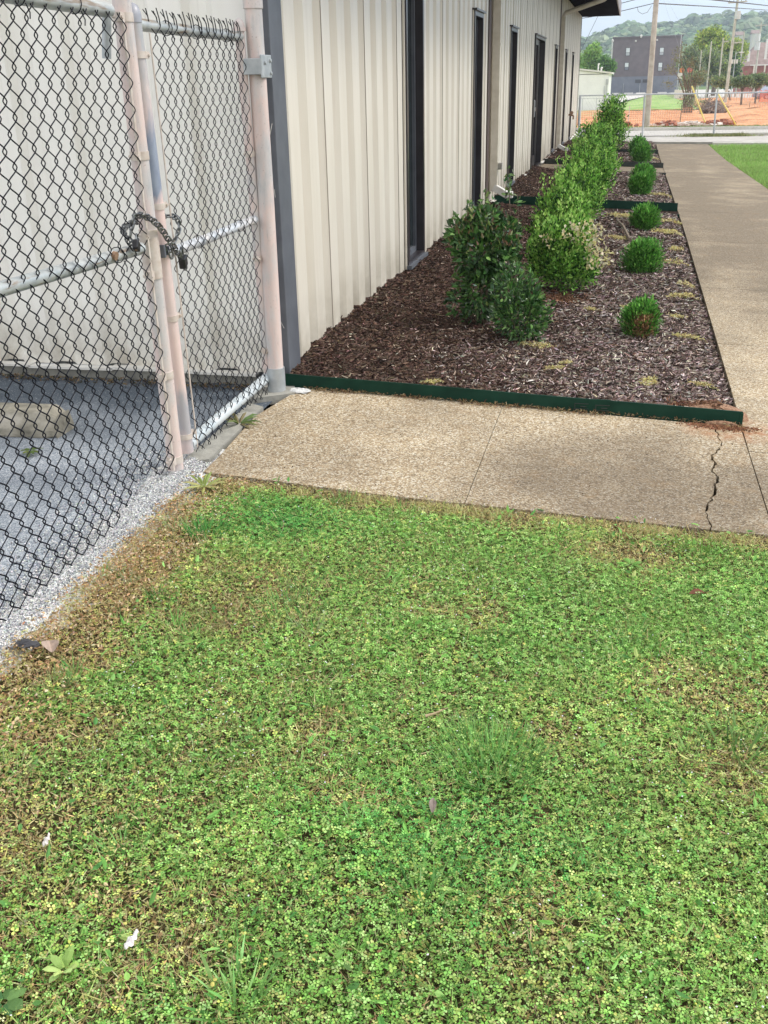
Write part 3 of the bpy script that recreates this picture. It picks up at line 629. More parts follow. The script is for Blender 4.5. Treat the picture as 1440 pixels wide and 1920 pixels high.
er = edging([(-1.735, 4.925), (.655, 4.925)], .072, mGreen, 'green_edging', 'dark green plastic edging board across the near end of the mulch bed')
b = MB()
def eb(x0, x1, z0, z1, d): 
    zz = gz((x0 + x1) / 2, 4.92); yo = 4.925 + .004 * math.sin((x0 + x1) * 2.5)
    b.box(x0, x1, yo - d, yo + .003, zz + z0, zz + z1)
eb(-.18, .012, -.012, .0735, .004)
b.build('overlap_joint', mGreen, er); b = MB()
for x0 in (-.165, -.06):
    eb(x0, x0 + .07, .045, .048, .0085); eb(x0, x0 + .07, .018, .021, .0085); eb(x0, x0 + .004, .018, .048, .0085); eb(x0 + .03, x0 + .06, .030, .034, .0085)
b.build('moulded_slot', mBlackEdge, er); b = MB(); eb(.645, .657, -.03, .066, .006); b.build('end_stake', mGreen, er)
for c in er.children: c.matrix_parent_inverse = Matrix.Translation(-er.location)
edging([(-1.70, 14.03), (float(bedx(14)) , 14.03)], .10, mGreen, 'green_edging', 'dark green edging board at the start of the second mulch bed')
edging([(-1.70, 13.5), (.72, 13.5)], .012, mGreen, 'green_edging', 'low thin green strip closing the near mulch bed')
edging([(-1.68, 20.6), (.78, 20.66)], .03, mBlackEdge, 'dark_edging', 'thin dark edging on the near side of the door path')
edging([(-1.68, 22.45), (.78, 22.5)], .10, mBlackEdge, 'dark_edging', 'dark edging board on the far side of the door path')
edging([(-1.70, 27.65), (.80, 27.7)], .10, mBlackEdge, 'dark_edging', 'dark green edging board before the farthest mulch bed')
b = MB(); b.prism([(-.534, 13.52), (float(bedx(13.5)), 13.52), (float(bedx(14)), 14.02), (-.534, 14.02)], lambda x, y: gz(x, y) - .05, lambda x, y: gz(x, y) - .005)
b.prism([(-1.70, 13.52), (-.536, 13.52), (-.536, 14.02), (-1.70, 14.02)], lambda x, y: gz(x, y) - .05, lambda x, y: gz(x, y) - .006)
tag(b.build('drain_strip', mMulchBase), kind='structure')

n = 2600; x = rng.uniform(-1.6, .66, n); w0 = vn(x, x * 0, .16, 131); y = 4.922 - np.abs(rng.normal(0, .010, n)) * (.4 + 2.6 * (w0 > .6) * w0); ok = rng.random(n) < .25 + .75 * (w0 > .55); x, y = x[ok], y[ok]; n = len(x)
tag(scatter('straw_debris', np.stack([x, y, g(x, y) + rng.uniform(.001, .014, n)], 1), rdir(n) * [1, 1, .5], rdir(n), LEAF, LEAFP, rng.uniform(.006, .026, n), rng.uniform(.002, .005, n), pal(n, [(.32, .22, .11), (.18, .10, .05), (.45, .36, .2), (.08, .045, .03)], None, .2), mChip), kind='stuff')
n = 900; x = .56 + rng.normal(0, .08, n); y = 4.90 - np.abs(rng.normal(0, .03, n)); ok = (x < .75)
tag(scatter('soil_crumbs', np.stack([x, y, g(x, y) + .003], 1)[ok], rdir(n)[ok] * [1, 1, .3], rdir(n)[ok], TET, TETP, rng.uniform(.003, .008, n)[ok], .005, pal(n, [(.30, .15, .08), (.22, .10, .055)], None, .2)[ok], mStone), kind='stuff')
n = 700; x = rng.uniform(-1.6, 2.2, n); y = np.where(x < .65, rng.uniform(3.62, 4.9, n), rng.uniform(3.6, 12, n))
tag(scatter('walk_crumbs', np.stack([x, y, g(x, y) + .002], 1), rdir(n) * [1, 1, .2], rdir(n), LEAF, LEAFP, rng.uniform(.004, .012, n), rng.uniform(.002, .005, n), pal(n, [(.12, .07, .04), (.3, .22, .12), (.05, .035, .025), (.5, .42, .28)], None, .2), mChip), kind='stuff')

# ------------------------------------------------------------------ the metal building
bl = empty('metal_building', (-1.72, 5.0, 0), 'long cream ribbed metal building with dark narrow windows and brown eave', 'building')
WX = -1.72
wins = [(8.18, 8.90, .075, 2.215), (11.86, 12.56, .06, 2.21), (15.50, 16.35, .03, 2.20), (24.6, 25.35, -.05, 2.20), (28.5, 29.2, -.1, 2.20), (31.85, 32.6, -.15, 2.20)]
door = (19.5, 21.65, -.10, 2.24)
opens = sorted([(a, b_, c, d) for a, b_, c, d in wins] + [door])
def prof(y):                       # panel depth at y
    t = ((y - 4.925) % .3333) / .3333
    if t < .52: return 0.
    if t < .60: return -(t - .52) / .08 * .050
    if t < .86: return -.050
    if t < 1: return -.050 * (1 - (t - .86) / .14)
    return 0.
ykeys = [5.16]
k = 4.925
while k < 36.5:
    for t in (0, .52, .60, .86):
        q = k + t * .3333
        if 5.165 < q < 36.48: ykeys.append(q)
    k += .3333
for a, b_, c, d in opens: ykeys += [a, b_]
ykeys.append(36.5); ykeys = sorted(set(round(q, 4) for q in ykeys))
mb = MB(); ZT = 3.42
seams = [4.925 + .3333 * 3 * i for i in range(1, 32)]
for a, c in zip(ykeys[:-1], ykeys[1:]):
    xa, xc = WX + prof(a + 1e-6), WX + prof(c - 1e-6); mid = (a + c) / 2; op = [o for o in opens if o[0] - 1e-3 <= mid <= o[1] + 1e-3]
    segs = [(-.45, ZT)] if not op else [(-.45, op[0][2]), (op[0][3], ZT)]
    for z0, z1 in segs: mb.add([(xa, a, z0), (xc, c, z0), (xc, c, z1), (xa, a, z1)], [(0, 1, 2, 3)])
mb.box(-8.9, WX - .06, 36.38, 36.5, -.45, ZT)         # far end
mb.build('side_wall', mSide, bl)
mSeam = noisy('seam_shadow_line', (.30, .25, .21), (.38, .32, .28), 4, .7)
for s in seams:
    op = [o for o in opens if o[0] - .02 <= s <= o[1] + .02]
    for z0, z1 in ([(-.3, ZT)] if not op else [(op[0][3] + .03, ZT)]): sb = MB(); sb.box(WX - .002, WX + .002, s - .0025, s + .0025, z0, z1); sb.build('panel_seam', mSeam, bl)
# south wall, ribs along x
mb = MB(); xk = []; k = -9.0
while k < -1.9:
    for t in (0, .52, .60, .86): xk.append(k + t * .3333)
    k += .3333
xk = [q for q in xk if q < -1.80] + [-1.79]
for a, c in zip(xk[:-1], xk[1:]):
    ya, yc = 5.01 - prof(a + 4.925 + 9) , 5.01 - prof(c + 4.925 + 9 - 1e-6); mb.add([(a, ya, .05), (c, yc, .05), (c, yc, ZT), (a, ya, ZT)], [(0, 1, 2, 3)])
mb.build('end_wall', mSide2, bl)
mb = MB()
for i in range(14):
    x0 = -9 + i * .52; x1 = min(x0 + .52, -1.9)
    if x0 < x1: mb.obox(((x0 + x1) / 2, 4.985, .048 - .004 * (i % 3)), x1 - x0 + .01, .06, .014, 0, .008 * ((i % 3) - 1))
mb.build('base_flashing', mWhite, bl)
mb = MB(); mb.box(-9, -1.90, 5.0, 5.2, -.3, .035); mb.box(-1.95, WX - .03, 5.2, 36.4, -.8, -.05); mb.build('foundation', mConc, bl)
mb = MB(); mb.box(-1.80, -1.698, 4.965, 5.165, -.05, ZT); mb.build('corner_trim', mTrim, bl, bevel=.004)
mb = MB(); mb.box(-1.80, WX + .012, 36.44, 36.53, -.45, ZT); mb.build('corner_trim', mBronze, bl)
for p_, q_, r_ in (((-1.735, 4.964, .35), (-1.715, 4.964, .31), .0015), ((-1.73, 4.964, 1.27), (-1.712, 4.964, 1.33), .002), ((-1.722, 4.964, 1.02), (-1.720, 4.964, .98), .0015)): mb = MB(); mb.cyl(p_, q_, r_, 5); mb.build('paint_scratch', mWhite, bl)
# white base ledge along the side wall
mb = MB()
for (a, c, z) in [(5.95, 6.6, .045), (7.55, 8.3, .022), (8.35, 10.0, .02), (13.6, 15.2, .0), (16.4, 18.9, -.03), (21.9, 24.3, -.09), (24.6, 26.3, -.12), (27, 36, -.2)]:
    mb = MB(); mb.obox((WX + .015, (a + c) / 2, z), .05, c - a, .022); mb.build('base_ledge', mWhite, bl, bevel=.004)
# roof, soffit, fascia
mb = MB(); mb.box(-9.2, -.49, 4.6, 36.95, ZT + .02, ZT + .3); mb.build('roof', mSoffit, bl)
mb = MB(); mb.box(WX - .05, -.52, 4.7, 36.9, ZT - .045, ZT + .018); mb.build('soffit', mSoffit, bl)
mb = MB(); mb.box(-.515, -.485, 4.6, 36.95, ZT - .06, ZT + .33); mb.build('fascia', mFascia, bl)
# windows
def window(y0, y1, z0, z1, isdoor=False):
    f = MB(); w_ = .05; xo = WX + .022; xi = WX - .11
    for (a, c, p, q) in ((y0, y0 + w_, z0, z1), (y1 - w_, y1, z0, z1), (y0 + w_, y1 - w_, z1 - w_, z1), (y0 + w_, y1 - w_, z0, z0 + w_)):
        f.box(xi, xo, a, c, p, q)
    if isdoor: f.box(xi, WX - .02, y0 + 1.22, y0 + 1.28, z0 + w_, z1 - w_)
    fr = f.build('door_frame' if isdoor else 'window', mBronze, bl)
    s = MB(); s.box(WX - .085, WX - .07, y0 + w_, y1 - w_, z0 + w_, z1 - w_); s.build('glass', mGlass, fr)
    if not isdoor:
        s = MB(); s.box(WX - .07, WX - .045, y0 + w_, y0 + w_ + .035, z0 + w_, z1 - w_); s.box(WX - .07, WX - .045, y1 - w_ - .035, y1 - w_, z0 + w_, z1 - w_); s.box(WX - .07, WX - .045, y0 + w_ + .035, y1 - w_ - .035, z0 + w_, z0 + w_ + .045); s.build('sash', mTrim, fr)
        s = MB(); s.obox((WX + .012, (y0 + y1) / 2, z0 + .012), .075, y1 - y0 + .03, .03); s.build('sill', mTrim, fr)
        s = MB(); s.box(WX - .005, WX + .009, y1, y1 + .045, z0, z1); s.box(WX - .005, WX + .009, y0 - .03, y0, z0, z1); s.build('jamb_trim', mSide, fr)
    s = MB(); s.box(WX - .02, WX + .045, y0 - .03, y1 + .03, z1, z1 + .02); s.build('head_flashing', mBronze, fr)
    return fr
for q in wins: window(*q)
dr = window(*door, isdoor=True)
s = MB(); y0 = door[0]
for (a, c, p, q) in ((y0 + .05, y0 + .13, -.05, 2.19), (y0 + 1.14, y0 + 1.22, -.05, 2.19), (y0 + .13, y0 + 1.14, -.05, .15), (y0 + .13, y0 + 1.14, 2.1, 2.19), (y0 + .13, y0 + 1.14, .95, 1.02)): s.box(WX - .07, WX - .03, a, c, p, q)
dd = s.build('door', mBronze, bl); s = MB(); s.tube([(WX - .03, y0 + .2, .85), (WX + .02, y0 + .2, .88), (WX + .02, y0 + .2, 1.15), (WX - .03, y0 + .2, 1.18)], .012, 8); s.build('handle', mGalv, dd)
# downspouts
def spout(y, zfoot, zt, elbow_top):
    s = MB(); s.box(WX + .005, WX + .105, y - .05, y + .06, zfoot, zt)
    ds = s.build('downspout', mDown, bl, bevel=.006)
    s = MB(); s.obox((WX + .15, y, zfoot + .0), .22, .11, .085, 0, -.5); s.obox((WX + .26, y, zfoot - .045), .10, .11, .08); s.build('foot_elbow', mWhite, ds, bevel=.006)
    if elbow_top:
        s = MB(); p0, p1 = (WX + .055, y, zt - .01), (-.56, y, ZT - .08)
        s.tube([p0, (WX + .09, y, zt + .08), (-.75, y, ZT - .22), (-.62, y, ZT - .12), (-.60, y, ZT - .02)], .055, 12); s.build('upper_elbow', mDown, ds, smooth=True)
    for z in (.5, 1.9):
        s = MB(); s.box(WX + .003, WX + .109, y - .054, y + .064, z, z + .035); s.build('strap', mDown, ds)
spout(13.55, .17, ZT - .5, True); spout(26.4, -.05, 2.86, True)
s = MB(); s.box(WX + .001, WX + .012, 13.12, 13.34, .0, ZT - .05); s.build('brown_strip', noisy('dark_brown_strip', (.05, .03, .025), (.08, .05, .04), 3, .6), bl)  # upright dark brown strip on the wall beside the downspout
s = MB(); s.box(WX + .001, WX + .012, 26.05, 26.25, -.2, ZT - .05); s.build('brown_strip', bpy.data.materials['dark_brown_strip'], bl)
s = MB(); s.box(WX + .105, WX + .16, 13.52, 13.60, .44, .52); s.build('junction_box', mConc, bl, bevel=.005)
s = MB(); s.cyl((WX, 31.5, .55), (WX + .15, 31.5, .52), .025, 8); s.cyl((WX + .14, 31.5, .52), (WX + .14, 31.5, .42), .02, 8); s.cyl((WX + .09, 31.44, .60), (WX + .09, 31.56, .60), .05, 8); s.build('hose_tap', mRust, bl)
s = MB(); s.tube([(WX + .03, 34, -.1), (WX + .12, 33.6, -.13), (WX + .25, 33.8, -.2), (WX + .35, 33.9, -.28)], .025, 8); s.build('drain_pipe', mWhite, bl)
for c in bl.children:
    c.matrix_parent_inverse = Matrix.Translation(-bl.location)

# ------------------------------------------------------------------ chain link helpers
FX = -1.762
def link_mesh(y0, y1, z0f, z1, r=.0025, dia_w=.078, dia_h=.090, x=FX, name='chain_link_mesh', parent=None, barbs=True, phase=0, m=None, n=4, sag=0.):
    mb = MB(); hw = dia_w / 2; k = 0; yk = y0
    rows = int((z1 - (-.1)) / (dia_h / 2)) + 1
    while yk + hw <= y1 + .02:
        sgn = 1 if (k + phase) % 2 == 0 else -1; P = []
        for j in range(rows * 8 + 1):
            ph = j / 8.; z = z1 - ph * dia_h / 2
            fr = ph % 2; tri = 1 - abs(fr - 1) * 2      # -1..1
            t_ = -tri * sgn; sm = .35 * t_ + .65 * math.sin(t_ * math.pi / 2)
            yy = yk + hw / 2 + sm * (hw / 2 + .0042)
            fr2 = abs(t_); dx = .0036 * (math.cos(math.pi * ph) * sgn) 
            zb_ = z0f(yy)
            if z < zb_: break
            jx = .004 * math.sin(yy * 7 + z * 5) * sag; jy = .0016 * math.sin(z * 31 + k * 1.7)
            P.append((x + dx + jx, yy + jy, z))
        if barbs and P:
            b0 = P[0]; P = [(b0[0] + .004, b0[1] + (-.026 - .006 * (k % 3)), b0[2] + .052 + .006 * math.sin(k * 2.1)), (b0[0] + .003, b0[1] - .012, b0[2] + .024)] + P
        if len(P) > 3: mb.tube(P, r, n, cap=False)
        if barbs and k % 2 == 0 and P: # twisted partner
            b0 = P[2]; mb.tube([(b0[0] - .003, b0[1] - .036, b0[2] + .048), (b0[0] + .004, b0[1] - .014, b0[2] + .027), (b0[0] - .001, b0[1], b0[2])], r, n, cap=False)
        yk += hw; k += 1
    return mb.build(name, m or mWire, parent, smooth=True)
def band(parent, x, y, z, r, h=.028, mt=None, ear=None, name='tension_band'):
    b = MB(); b.tube([(x, y, z - h / 2), (x, y, z + h / 2)], r, 20)
    if ear: b.obox((x + ear[0] * (r + .012) * .6 , y + ear[1] * (r + .012), z), .02, .034, h, 0)
    if ear: b.cyl((x - .018 + ear[0] * .01, y + ear[1] * (r + .02), z), (x + .022 + ear[0] * .01, y + ear[1] * (r + .02), z), .006, 8)
    return b.build(name, mt or mBand, parent, smooth=True)

# fixed fence panel on the left
PX = -1.785
fen = empty('chain_link_fence', (PX, 2.3, 0), 'black chain link fence panel left of the pink post beside the asphalt', 'fence')
def zbot(y): return float(np.interp(y, [0, 2.2, 2.5, 2.85, 3.0, 3.12, 3.2, 3.3, 3.42, 3.6], [0, .0, -.004, -.012, .0, .02, .07, .11, .05, .03]))
link_mesh(1.0, 3.585, zbot, 1.70 + .045, parent=fen, barbs=False, sag=1)
b = MB(); b.tube([(PX, .95, 1.775), (PX, 2.4, 1.765), (PX, 3.50, 1.752)], .024, 14); b.ball((PX, 3.51, 1.752), .024, .03, .024, 10, 6); b.build('top_rail', mRail, fen, smooth=True)
b = MB(); b.tube([(PX, .95, .99), (PX, 2.2, .972), (PX, 2.9, .955), (PX, 3.55, .94)], .023, 14); b.build('middle_rail', mRail, fen, smooth=True)
b = MB(); b.tube([(PX - .02, 3.50, 1.60), (PX - .015, 3.50, 1.64), (PX, 3.5, 1.735)], .016, 10); b.build('rail_bracket', mGalv, fen, smooth=True)
b = MB(); b.box(FX - .004, FX + .001, 3.570, 3.582, .02, 1.74); b.build('tension_bar', mBand, fen)
for (yy, zz, rail) in [(2.95, 1.76, 1), (3.28, 1.756, 1), (3.36, .945, 0), (2.1, 1.77, 1), (2.5, .965, 0)]:
    b = MB(); r_ = .028; pts = [(PX + r_ * math.cos(a), yy + .004 * math.sin(a * 2), zz + r_ * math.sin(a)) for a in np.linspace(0, 6.283, 14)[:-1]]
    b.tube(pts, .0018, 5, closed=True); b.tube([(FX, yy, zz - .02), (FX + .006, yy + .008, zz - .045), (FX + .002, yy + .01, zz - .062)], .002, 5); b.build('wire_tie', mWire, fen, smooth=True)
b = MB(); b.cyl((PX + .02, 3.29, .955), (PX + .034, 3.29, .952), .016, 12); b.build('rust_spot', mRust, fen, smooth=True)
pin(fen)
fp = empty('fence_post', (PX, 3.60, 0), 'faded pink steel fence post standing in white gravel, left of the gate', 'post')
b = MB(); b.tube([(PX, 3.640, -.06), (PX, 3.633, .8), (PX, 3.622, 2.02)], .0335, 24); b.build('pole', mPost, fp, smooth=True)
b = MB(); b.tube([(PX, 3.624, 1.81), (PX, 3.624, 1.84)], .038, 20); b.build('collar', mPost, fp, smooth=True)
for z in (1.735, 1.27, .985, .83, .42, .05): band(fp, PX, 3.638 - .008 * z, z, .0365, .030 if z not in (.83,) else .034, ear=(.4, -1), mt=mBand)
b = MB(); b.tube([(PX, 3.631, .835), (PX, 3.630, .98)], .0372, 20); b.build('clamp_sleeve', mBand, fp, smooth=True)
pin(fp)

# gate
gt = empty('chain_link_gate', (PX, 4.27, 0), 'narrow chain link gate with pink worn frame, chained shut', 'gate')
b = MB(); b.tube([(PX, 3.768, .035), (PX, 3.735, .9), (PX, 3.702, 1.735)], .0285, 22); b.build('latch_upright', mGatePost, gt, smooth=True)
b = MB(); b.tube([(PX, 3.702, 1.722), (PX, 3.702, 1.745), (PX, 3.708, 1.762), (PX, 3.716, 1.773), (PX, 3.726, 1.779)], [.0305, .0305, .027, .020, .006], 18); b.build('corner_elbow', noisy('blue_grey_cap', (.24, .26, .31), (.34, .35, .39), 12, .4), gt, smooth=True)
b = MB(); b.tube([(PX, 4.862, .03), (PX, 4.792, 1.74)], .0225, 18); b.tube([(PX, 4.792, 1.735), (PX, 4.792, 1.75)], .030, 16); b.ball((PX, 4.792, 1.755), .026, .026, .036, 12, 8); b.build('hinge_upright', mPost, gt, smooth=True)
b = MB(); b.tube([(PX, 3.72, 1.718), (PX, 4.2, 1.714), (PX, 4.79, 1.712)], .0225, 16); b.build('top_rail', mRail, gt, smooth=True)
b = MB(); b.tube([(PX, 3.75, .885), (PX, 4.2, .884), (PX, 4.83, .89)], .0215, 16); b.build('middle_rail', noisy('bluish_rail', (.50, .56, .63), (.66, .64, .63), 9, .42, .15), gt, smooth=True)
b = MB(); b.tube([(PX, 3.79, .062), (PX, 4.2, .066), (PX, 4.84, .072)], .0265, 16); b.build('bottom_rail', noisy('pale_blue_rail', (.47, .54, .58), (.60, .64, .66), 9, .42, .15), gt, smooth=True)
link_mesh(3.80, 4.775, lambda y: .012 + .012 * math.sin(y * 9), 1.69 + .03, parent=gt, phase=1, sag=1, r=.0022)
b = MB(); b.add([(FX, 3.822, .03), (FX, 3.829, .03), (FX, 3.778, 1.69), (FX, 3.771, 1.69), (FX + .004, 3.822, .03), (FX + .004, 3.829, .03), (FX + .004, 3.778, 1.69), (FX + .004, 3.771, 1.69)], [(0, 1, 2, 3), (4, 5, 6, 7), (0, 4, 7, 3), (1, 5, 6, 2)]); b.build('tension_bar', mBand, gt)
for z in (1.615, 1.075, .63, .11): band(gt, PX, 3.769 - .0385 * z, z, .0315, .024, ear=(.3, 1), mt=mBand)
for z in (1.2, .70, .22): band(gt, PX, 4.863 - .041 * z, z, .026, .026, ear=(.4, -1), mt=mBand)
for (yy, zz) in [(3.98, 1.715), (4.28, 1.713), (4.62, 1.712), (4.1, .885), (4.6, .888), (4.0, .065), (4.5, .07)]:
    b = MB(); pts = [(PX + .027 * math.cos(a), yy, zz + .027 * math.sin(a)) for a in np.linspace(0, 6.283, 13)[:-1]]; b.tube(pts, .0018, 5, closed=True); b.tube([(FX, yy, zz - .02), (FX + .008, yy + .006, zz - .04)], .002, 5); b.build('wire_tie', mWire, gt, smooth=True)
b = MB(); b.box(PX - .01, PX + .034, 3.672, 3.735, .89, .925); b.box(PX + .015, PX + .042, 3.668, 3.682, .885, .935); b.build('latch_fork', mTrim, gt, bevel=.003)
b = MB(); b.box(PX + .094, PX + .103, 4.78, 4.92, 1.535, 1.635); b.box(PX - .01, PX + .094, 4.90, 4.912, 1.54, 1.63); b.box(PX + .0, PX + .10, 4.78, 4.792, 1.55, 1.62)
for yy_, zz_ in ((4.90, 1.555), (4.90, 1.61), (4.825, 1.60)): b.cyl((PX + .103, yy_, zz_), (PX + .111, yy_, zz_), .009, 8)
b.build("hinge", mGalv, gt, bevel=.003)
b = MB(); b.tube([(PX, 4.858, .12), (PX, 4.858, .165)], .032, 16); b.obox((PX + .03, 4.87, .14), .05, .05, .04); b.build('hinge', mPost, gt, smooth=True)
pin(gt)
hp = empty('hinge_post', (-1.755, 4.815, 0), 'thick pink and grey gate hinge post beside the slate building corner', 'post')
b = MB(); b.tube([(-1.733, 4.835, -.06), (-1.730, 4.85, 1.0), (-1.730, 4.845, 2.3)], .041, 26); b.build('pole', mPost, hp, smooth=True)
b = MB(); b.tube([(-1.730, 4.846, 1.83), (-1.730, 4.846, 1.865)], .046, 22); b.build('collar', mPost, hp, smooth=True)
b = MB(); b.tube([(-1.733, 4.835, -.02), (-1.733, 4.837, .13)], .048, 22); b.build('base_sleeve', mGalv, hp, smooth=True)
pin(hp)
# concrete kerb scraps beneath the gate
b = MB(); b.prism([(-1.86, 4.62), (-1.62, 4.80), (-1.66, 4.92), (-1.9, 4.9)], -.04, .006); b.prism([(-1.80, 3.72), (-1.69, 3.78), (-1.71, 4.55), (-1.80, 4.6)], -.04, .002)
tag(b.build('gate_threshold', mConc), kind='structure')
b = MB(); b.ball((-1.61, 4.85, .002), .062, .038, .012, 11, 7); b.v = [(v[0] + random.uniform(-.007, .007), v[1] + random.uniform(-.006, .006), v[2] + random.uniform(-.002, .003)) for v in b.v]; tag(b.build('mortar_lump', mDust), 'white mortar lump on the walk beside the hinge post', 'mortar')

# chain and padlock
ch = empty('chain', (-1.74, 3.55, 1.05), 'weathered steel chain wrapped round the two gate posts', 'chain')
path = [(-1.752, 3.415, 1.005), (-1.748, 3.425, 1.04), (-1.742, 3.447, 1.078), (-1.738, 3.50, 1.068), (-1.735, 3.552, 1.052), (-1.730, 3.60, 1.025), (-1.732, 3.645, .995), (-1.735, 3.69, .958), (-1.733, 3.725, .928), (-1.735, 3.765, .895), (-1.735, 3.80, .865), (-1.735, 3.825, .83), (-1.733, 3.832, .80)]
path2 = [(-1.745, 3.76, .93), (-1.742, 3.80, .955), (-1.745, 3.835, .985), (-1.75, 3.83, 1.02), (-1.765, 3.80, 1.03), (-1.80, 3.77, 1.03), (-1.825, 3.72, 1.03), (-1.828, 3.60, 1.03), (-1.825, 3.50, 1.02), (-1.79, 3.44, 1.01), (-1.76, 3.42, .985), (-1.752, 3.435, .955), (-1.757, 3.44, .93)]
path3 = [(-1.744, 3.70, .93), (-1.738, 3.715, .895), (-1.738, 3.72, .862)]
def resample(P, step):
    P = [Vector(p) for p in P]; out = [P[0]]; d = 0
    for a, c in zip(P[:-1], P[1:]):
        L = (c - a).length; t = step - d
        while t <= L: out.append(a + (c - a) * t / L); t += step
        d = (d + L) % step if L else d
    return out
kk = 0
for pth in (path, path2, path3):
    Q = resample(pth, .0265)
    for a, c in zip(Q[:-1], Q[1:]):
        t = (c - a).normalized(); m_ = (a + c) / 2; s1 = t.cross(Vector((1, 0, 0))).normalized(); s2 = t.cross(s1)
        sd_ = s1 if kk % 2 == 0 else s2; sd_ = (sd_ + (s2 if kk % 2 == 0 else s1) * .35).normalized(); pts = []
        for q in range(14):
            an = 2 * math.pi * q / 14; ca, sa = math.cos(an), math.sin(an); pts.append(m_ + t * (.0185 * (abs(ca) ** .7) * (1 if ca > 0 else -1)) + sd_ * (.0105 * (abs(sa) ** .8) * (1 if sa > 0 else -1)))
        b = MB(); b.tube(pts, .0037, 7, closed=True); b.build('link', mChain, ch, smooth=True); kk += 1
pin(ch)
def padlock(c, ang, sc, label, rust=False):
    pl = empty('padlock', c, label, 'padlock')
    b = MB(); b.obox((0, 0, -.018 * sc), .022 * sc, .042 * sc, .036 * sc); o = b.build('lock_body', mLock, pl, bevel=.004 * sc)
    b = MB(); r_ = .0135 * sc; pts = [(0, -r_, 0), (0, -r_, .016 * sc)] + [(0, -r_ * math.cos(a), .016 * sc + r_ * math.sin(a)) for a in np.linspace(0, math.pi, 8)[1:-1]] + [(0, r_, .016 * sc), (0, r_, 0)]
    b.tube(pts, .0038 * sc, 8); b.build('shackle', mChain, pl, smooth=True)
    b = MB(); b.cyl((0, 0, -.0365 * sc), (0, 0, -.038 * sc), .006 * sc, 10); b.build('keyway', mRust, pl)
    pl.rotation_euler = (ang, 0, .2); return pl
padlock((-1.728, 3.795, .872), .25, 1.25, 'large black padlock hanging from the chain at the gate post')
padlock((-1.735, 3.425, .985), -.6, .95, 'small black padlock left of the pink fence post')
# wheel stop
ws = empty('wheel_stop', (-3.0, 4.0, 0), 'stained concrete wheel stop lying on the asphalt behind the fence', 'wheel stop')
b = MB(); prof_ = [(-.085, 0), (.085, 0), (.085, .045), (.055, .135), (-.055, .135), (-.085, .045)]; vs = []
for xx_, k_ in ((-4.6, 1), (-2.60, 1), (-2.545, .55)):
    for (p, q) in prof_: vs.append((xx_, 4.03 + p * (1 if k_ == 1 else .8) + (xx_ + 3) * .06, -.025 + q * (1 if k_ == 1 else .72)))
b.add(vs, [(0, 1, 2, 3, 4, 5)] + [(i + j * 6, (i + 1) % 6 + j * 6, (i + 1) % 6 + j * 6 + 6, i + j * 6 + 6) for j in (0, 1) for i in range(6)] + [(17, 16, 15, 14, 13, 12)])
m_ = mat('stained_concrete', rough=.9); n_ = N(m_); c_ = n_.ramp(n_.noise(9, 6), [(.3, (.10, .095, .075)), (.5, (.27, .25, .2)), (.7, (.42, .39, .33))]); n_.color(c_); n_.bump(n_.noise(50, 5), .01)
b.build('concrete_body', m_, ws, bevel=.012); pin(ws)
# debris line where the lot meets the wall
x = rng.uniform(-6, -1.9, 1500); y = 4.93 - np.abs(rng.normal(0, .035, 1500)); n = 1500
tag(scatter('leaf_debris', np.stack([x, y, np.full(n, -.016) + rng.uniform(0, .02, n)], 1), rdir(n) * [1, 1, .4], rdir(n), LEAF, LEAFP, rng.uniform(.008, .03, n), .01, pal(n, [(.10, .07, .04), (.2, .15, .09), (.05, .05, .03)]), mChip), kind='stuff')

# ------------------------------------------------------------------ shrubs
def crown_pts(blobs, n, shell=.55, rough=.18, seed=0):
    blobs = np.array(blobs, float); vol = blobs[:, 3] * blobs[:, 4] * blobs[:, 5]; w_ = vol ** .8; w_ /= w_.sum(); k = rng.choice(len(blobs), n, p=w_)
    d = rdir(n); d /= np.linalg.norm(d, axis=1, keepdims=True); r = shell + (1 - shell) * rng.random(n) ** .6
    q = 1 + rough * (np.sin(d[:, 0] * 5 + d[:, 2] * 4 + k * 1.7 + seed) * np.sin(d[:, 1] * 5.3 - d[:, 2] * 3 + k) + rng.normal(0, .25, n))
    return blobs[k, :3] + d * blobs[k, 3:] * (r * q)[:, None], d
def foliage(name, blobs, n, L, W, cols, wts, m, parent, up=.5, out=1., shell=.5, rough=.2, T=LEAF, TP=LEAFP, zmin=None, seed=0, jit=.2, lift=.0):
    P, d = crown_pts(blobs, n, shell, rough, seed)
    if zmin is not None: k = P[:, 2] > zmin; P, d = P[k], d[k]
    n = len(P); U = d * out + rdir(n) * .7 + np.array([0, 0, up]); ll = rng.uniform(.65, 1.2, n) * L
    t = pal(n, cols, wts, jit)
    return scatter(name, P, U, rdir(n), T, TP, ll, ll * W / L, t, m, parent)
def stems(parent, x, y, z0, tips, r, m=mBark):
    b = MB()
    for (tx, ty, tz) in tips: b.tube([(x, y, z0), ((x * .6 + tx * .4) + .02, (y * .6 + ty * .4), z0 + (tz - z0) * .5), (tx, ty, tz)], [r, r * .7, r * .3], 6)
    return b.build('stem', m, parent, smooth=True)
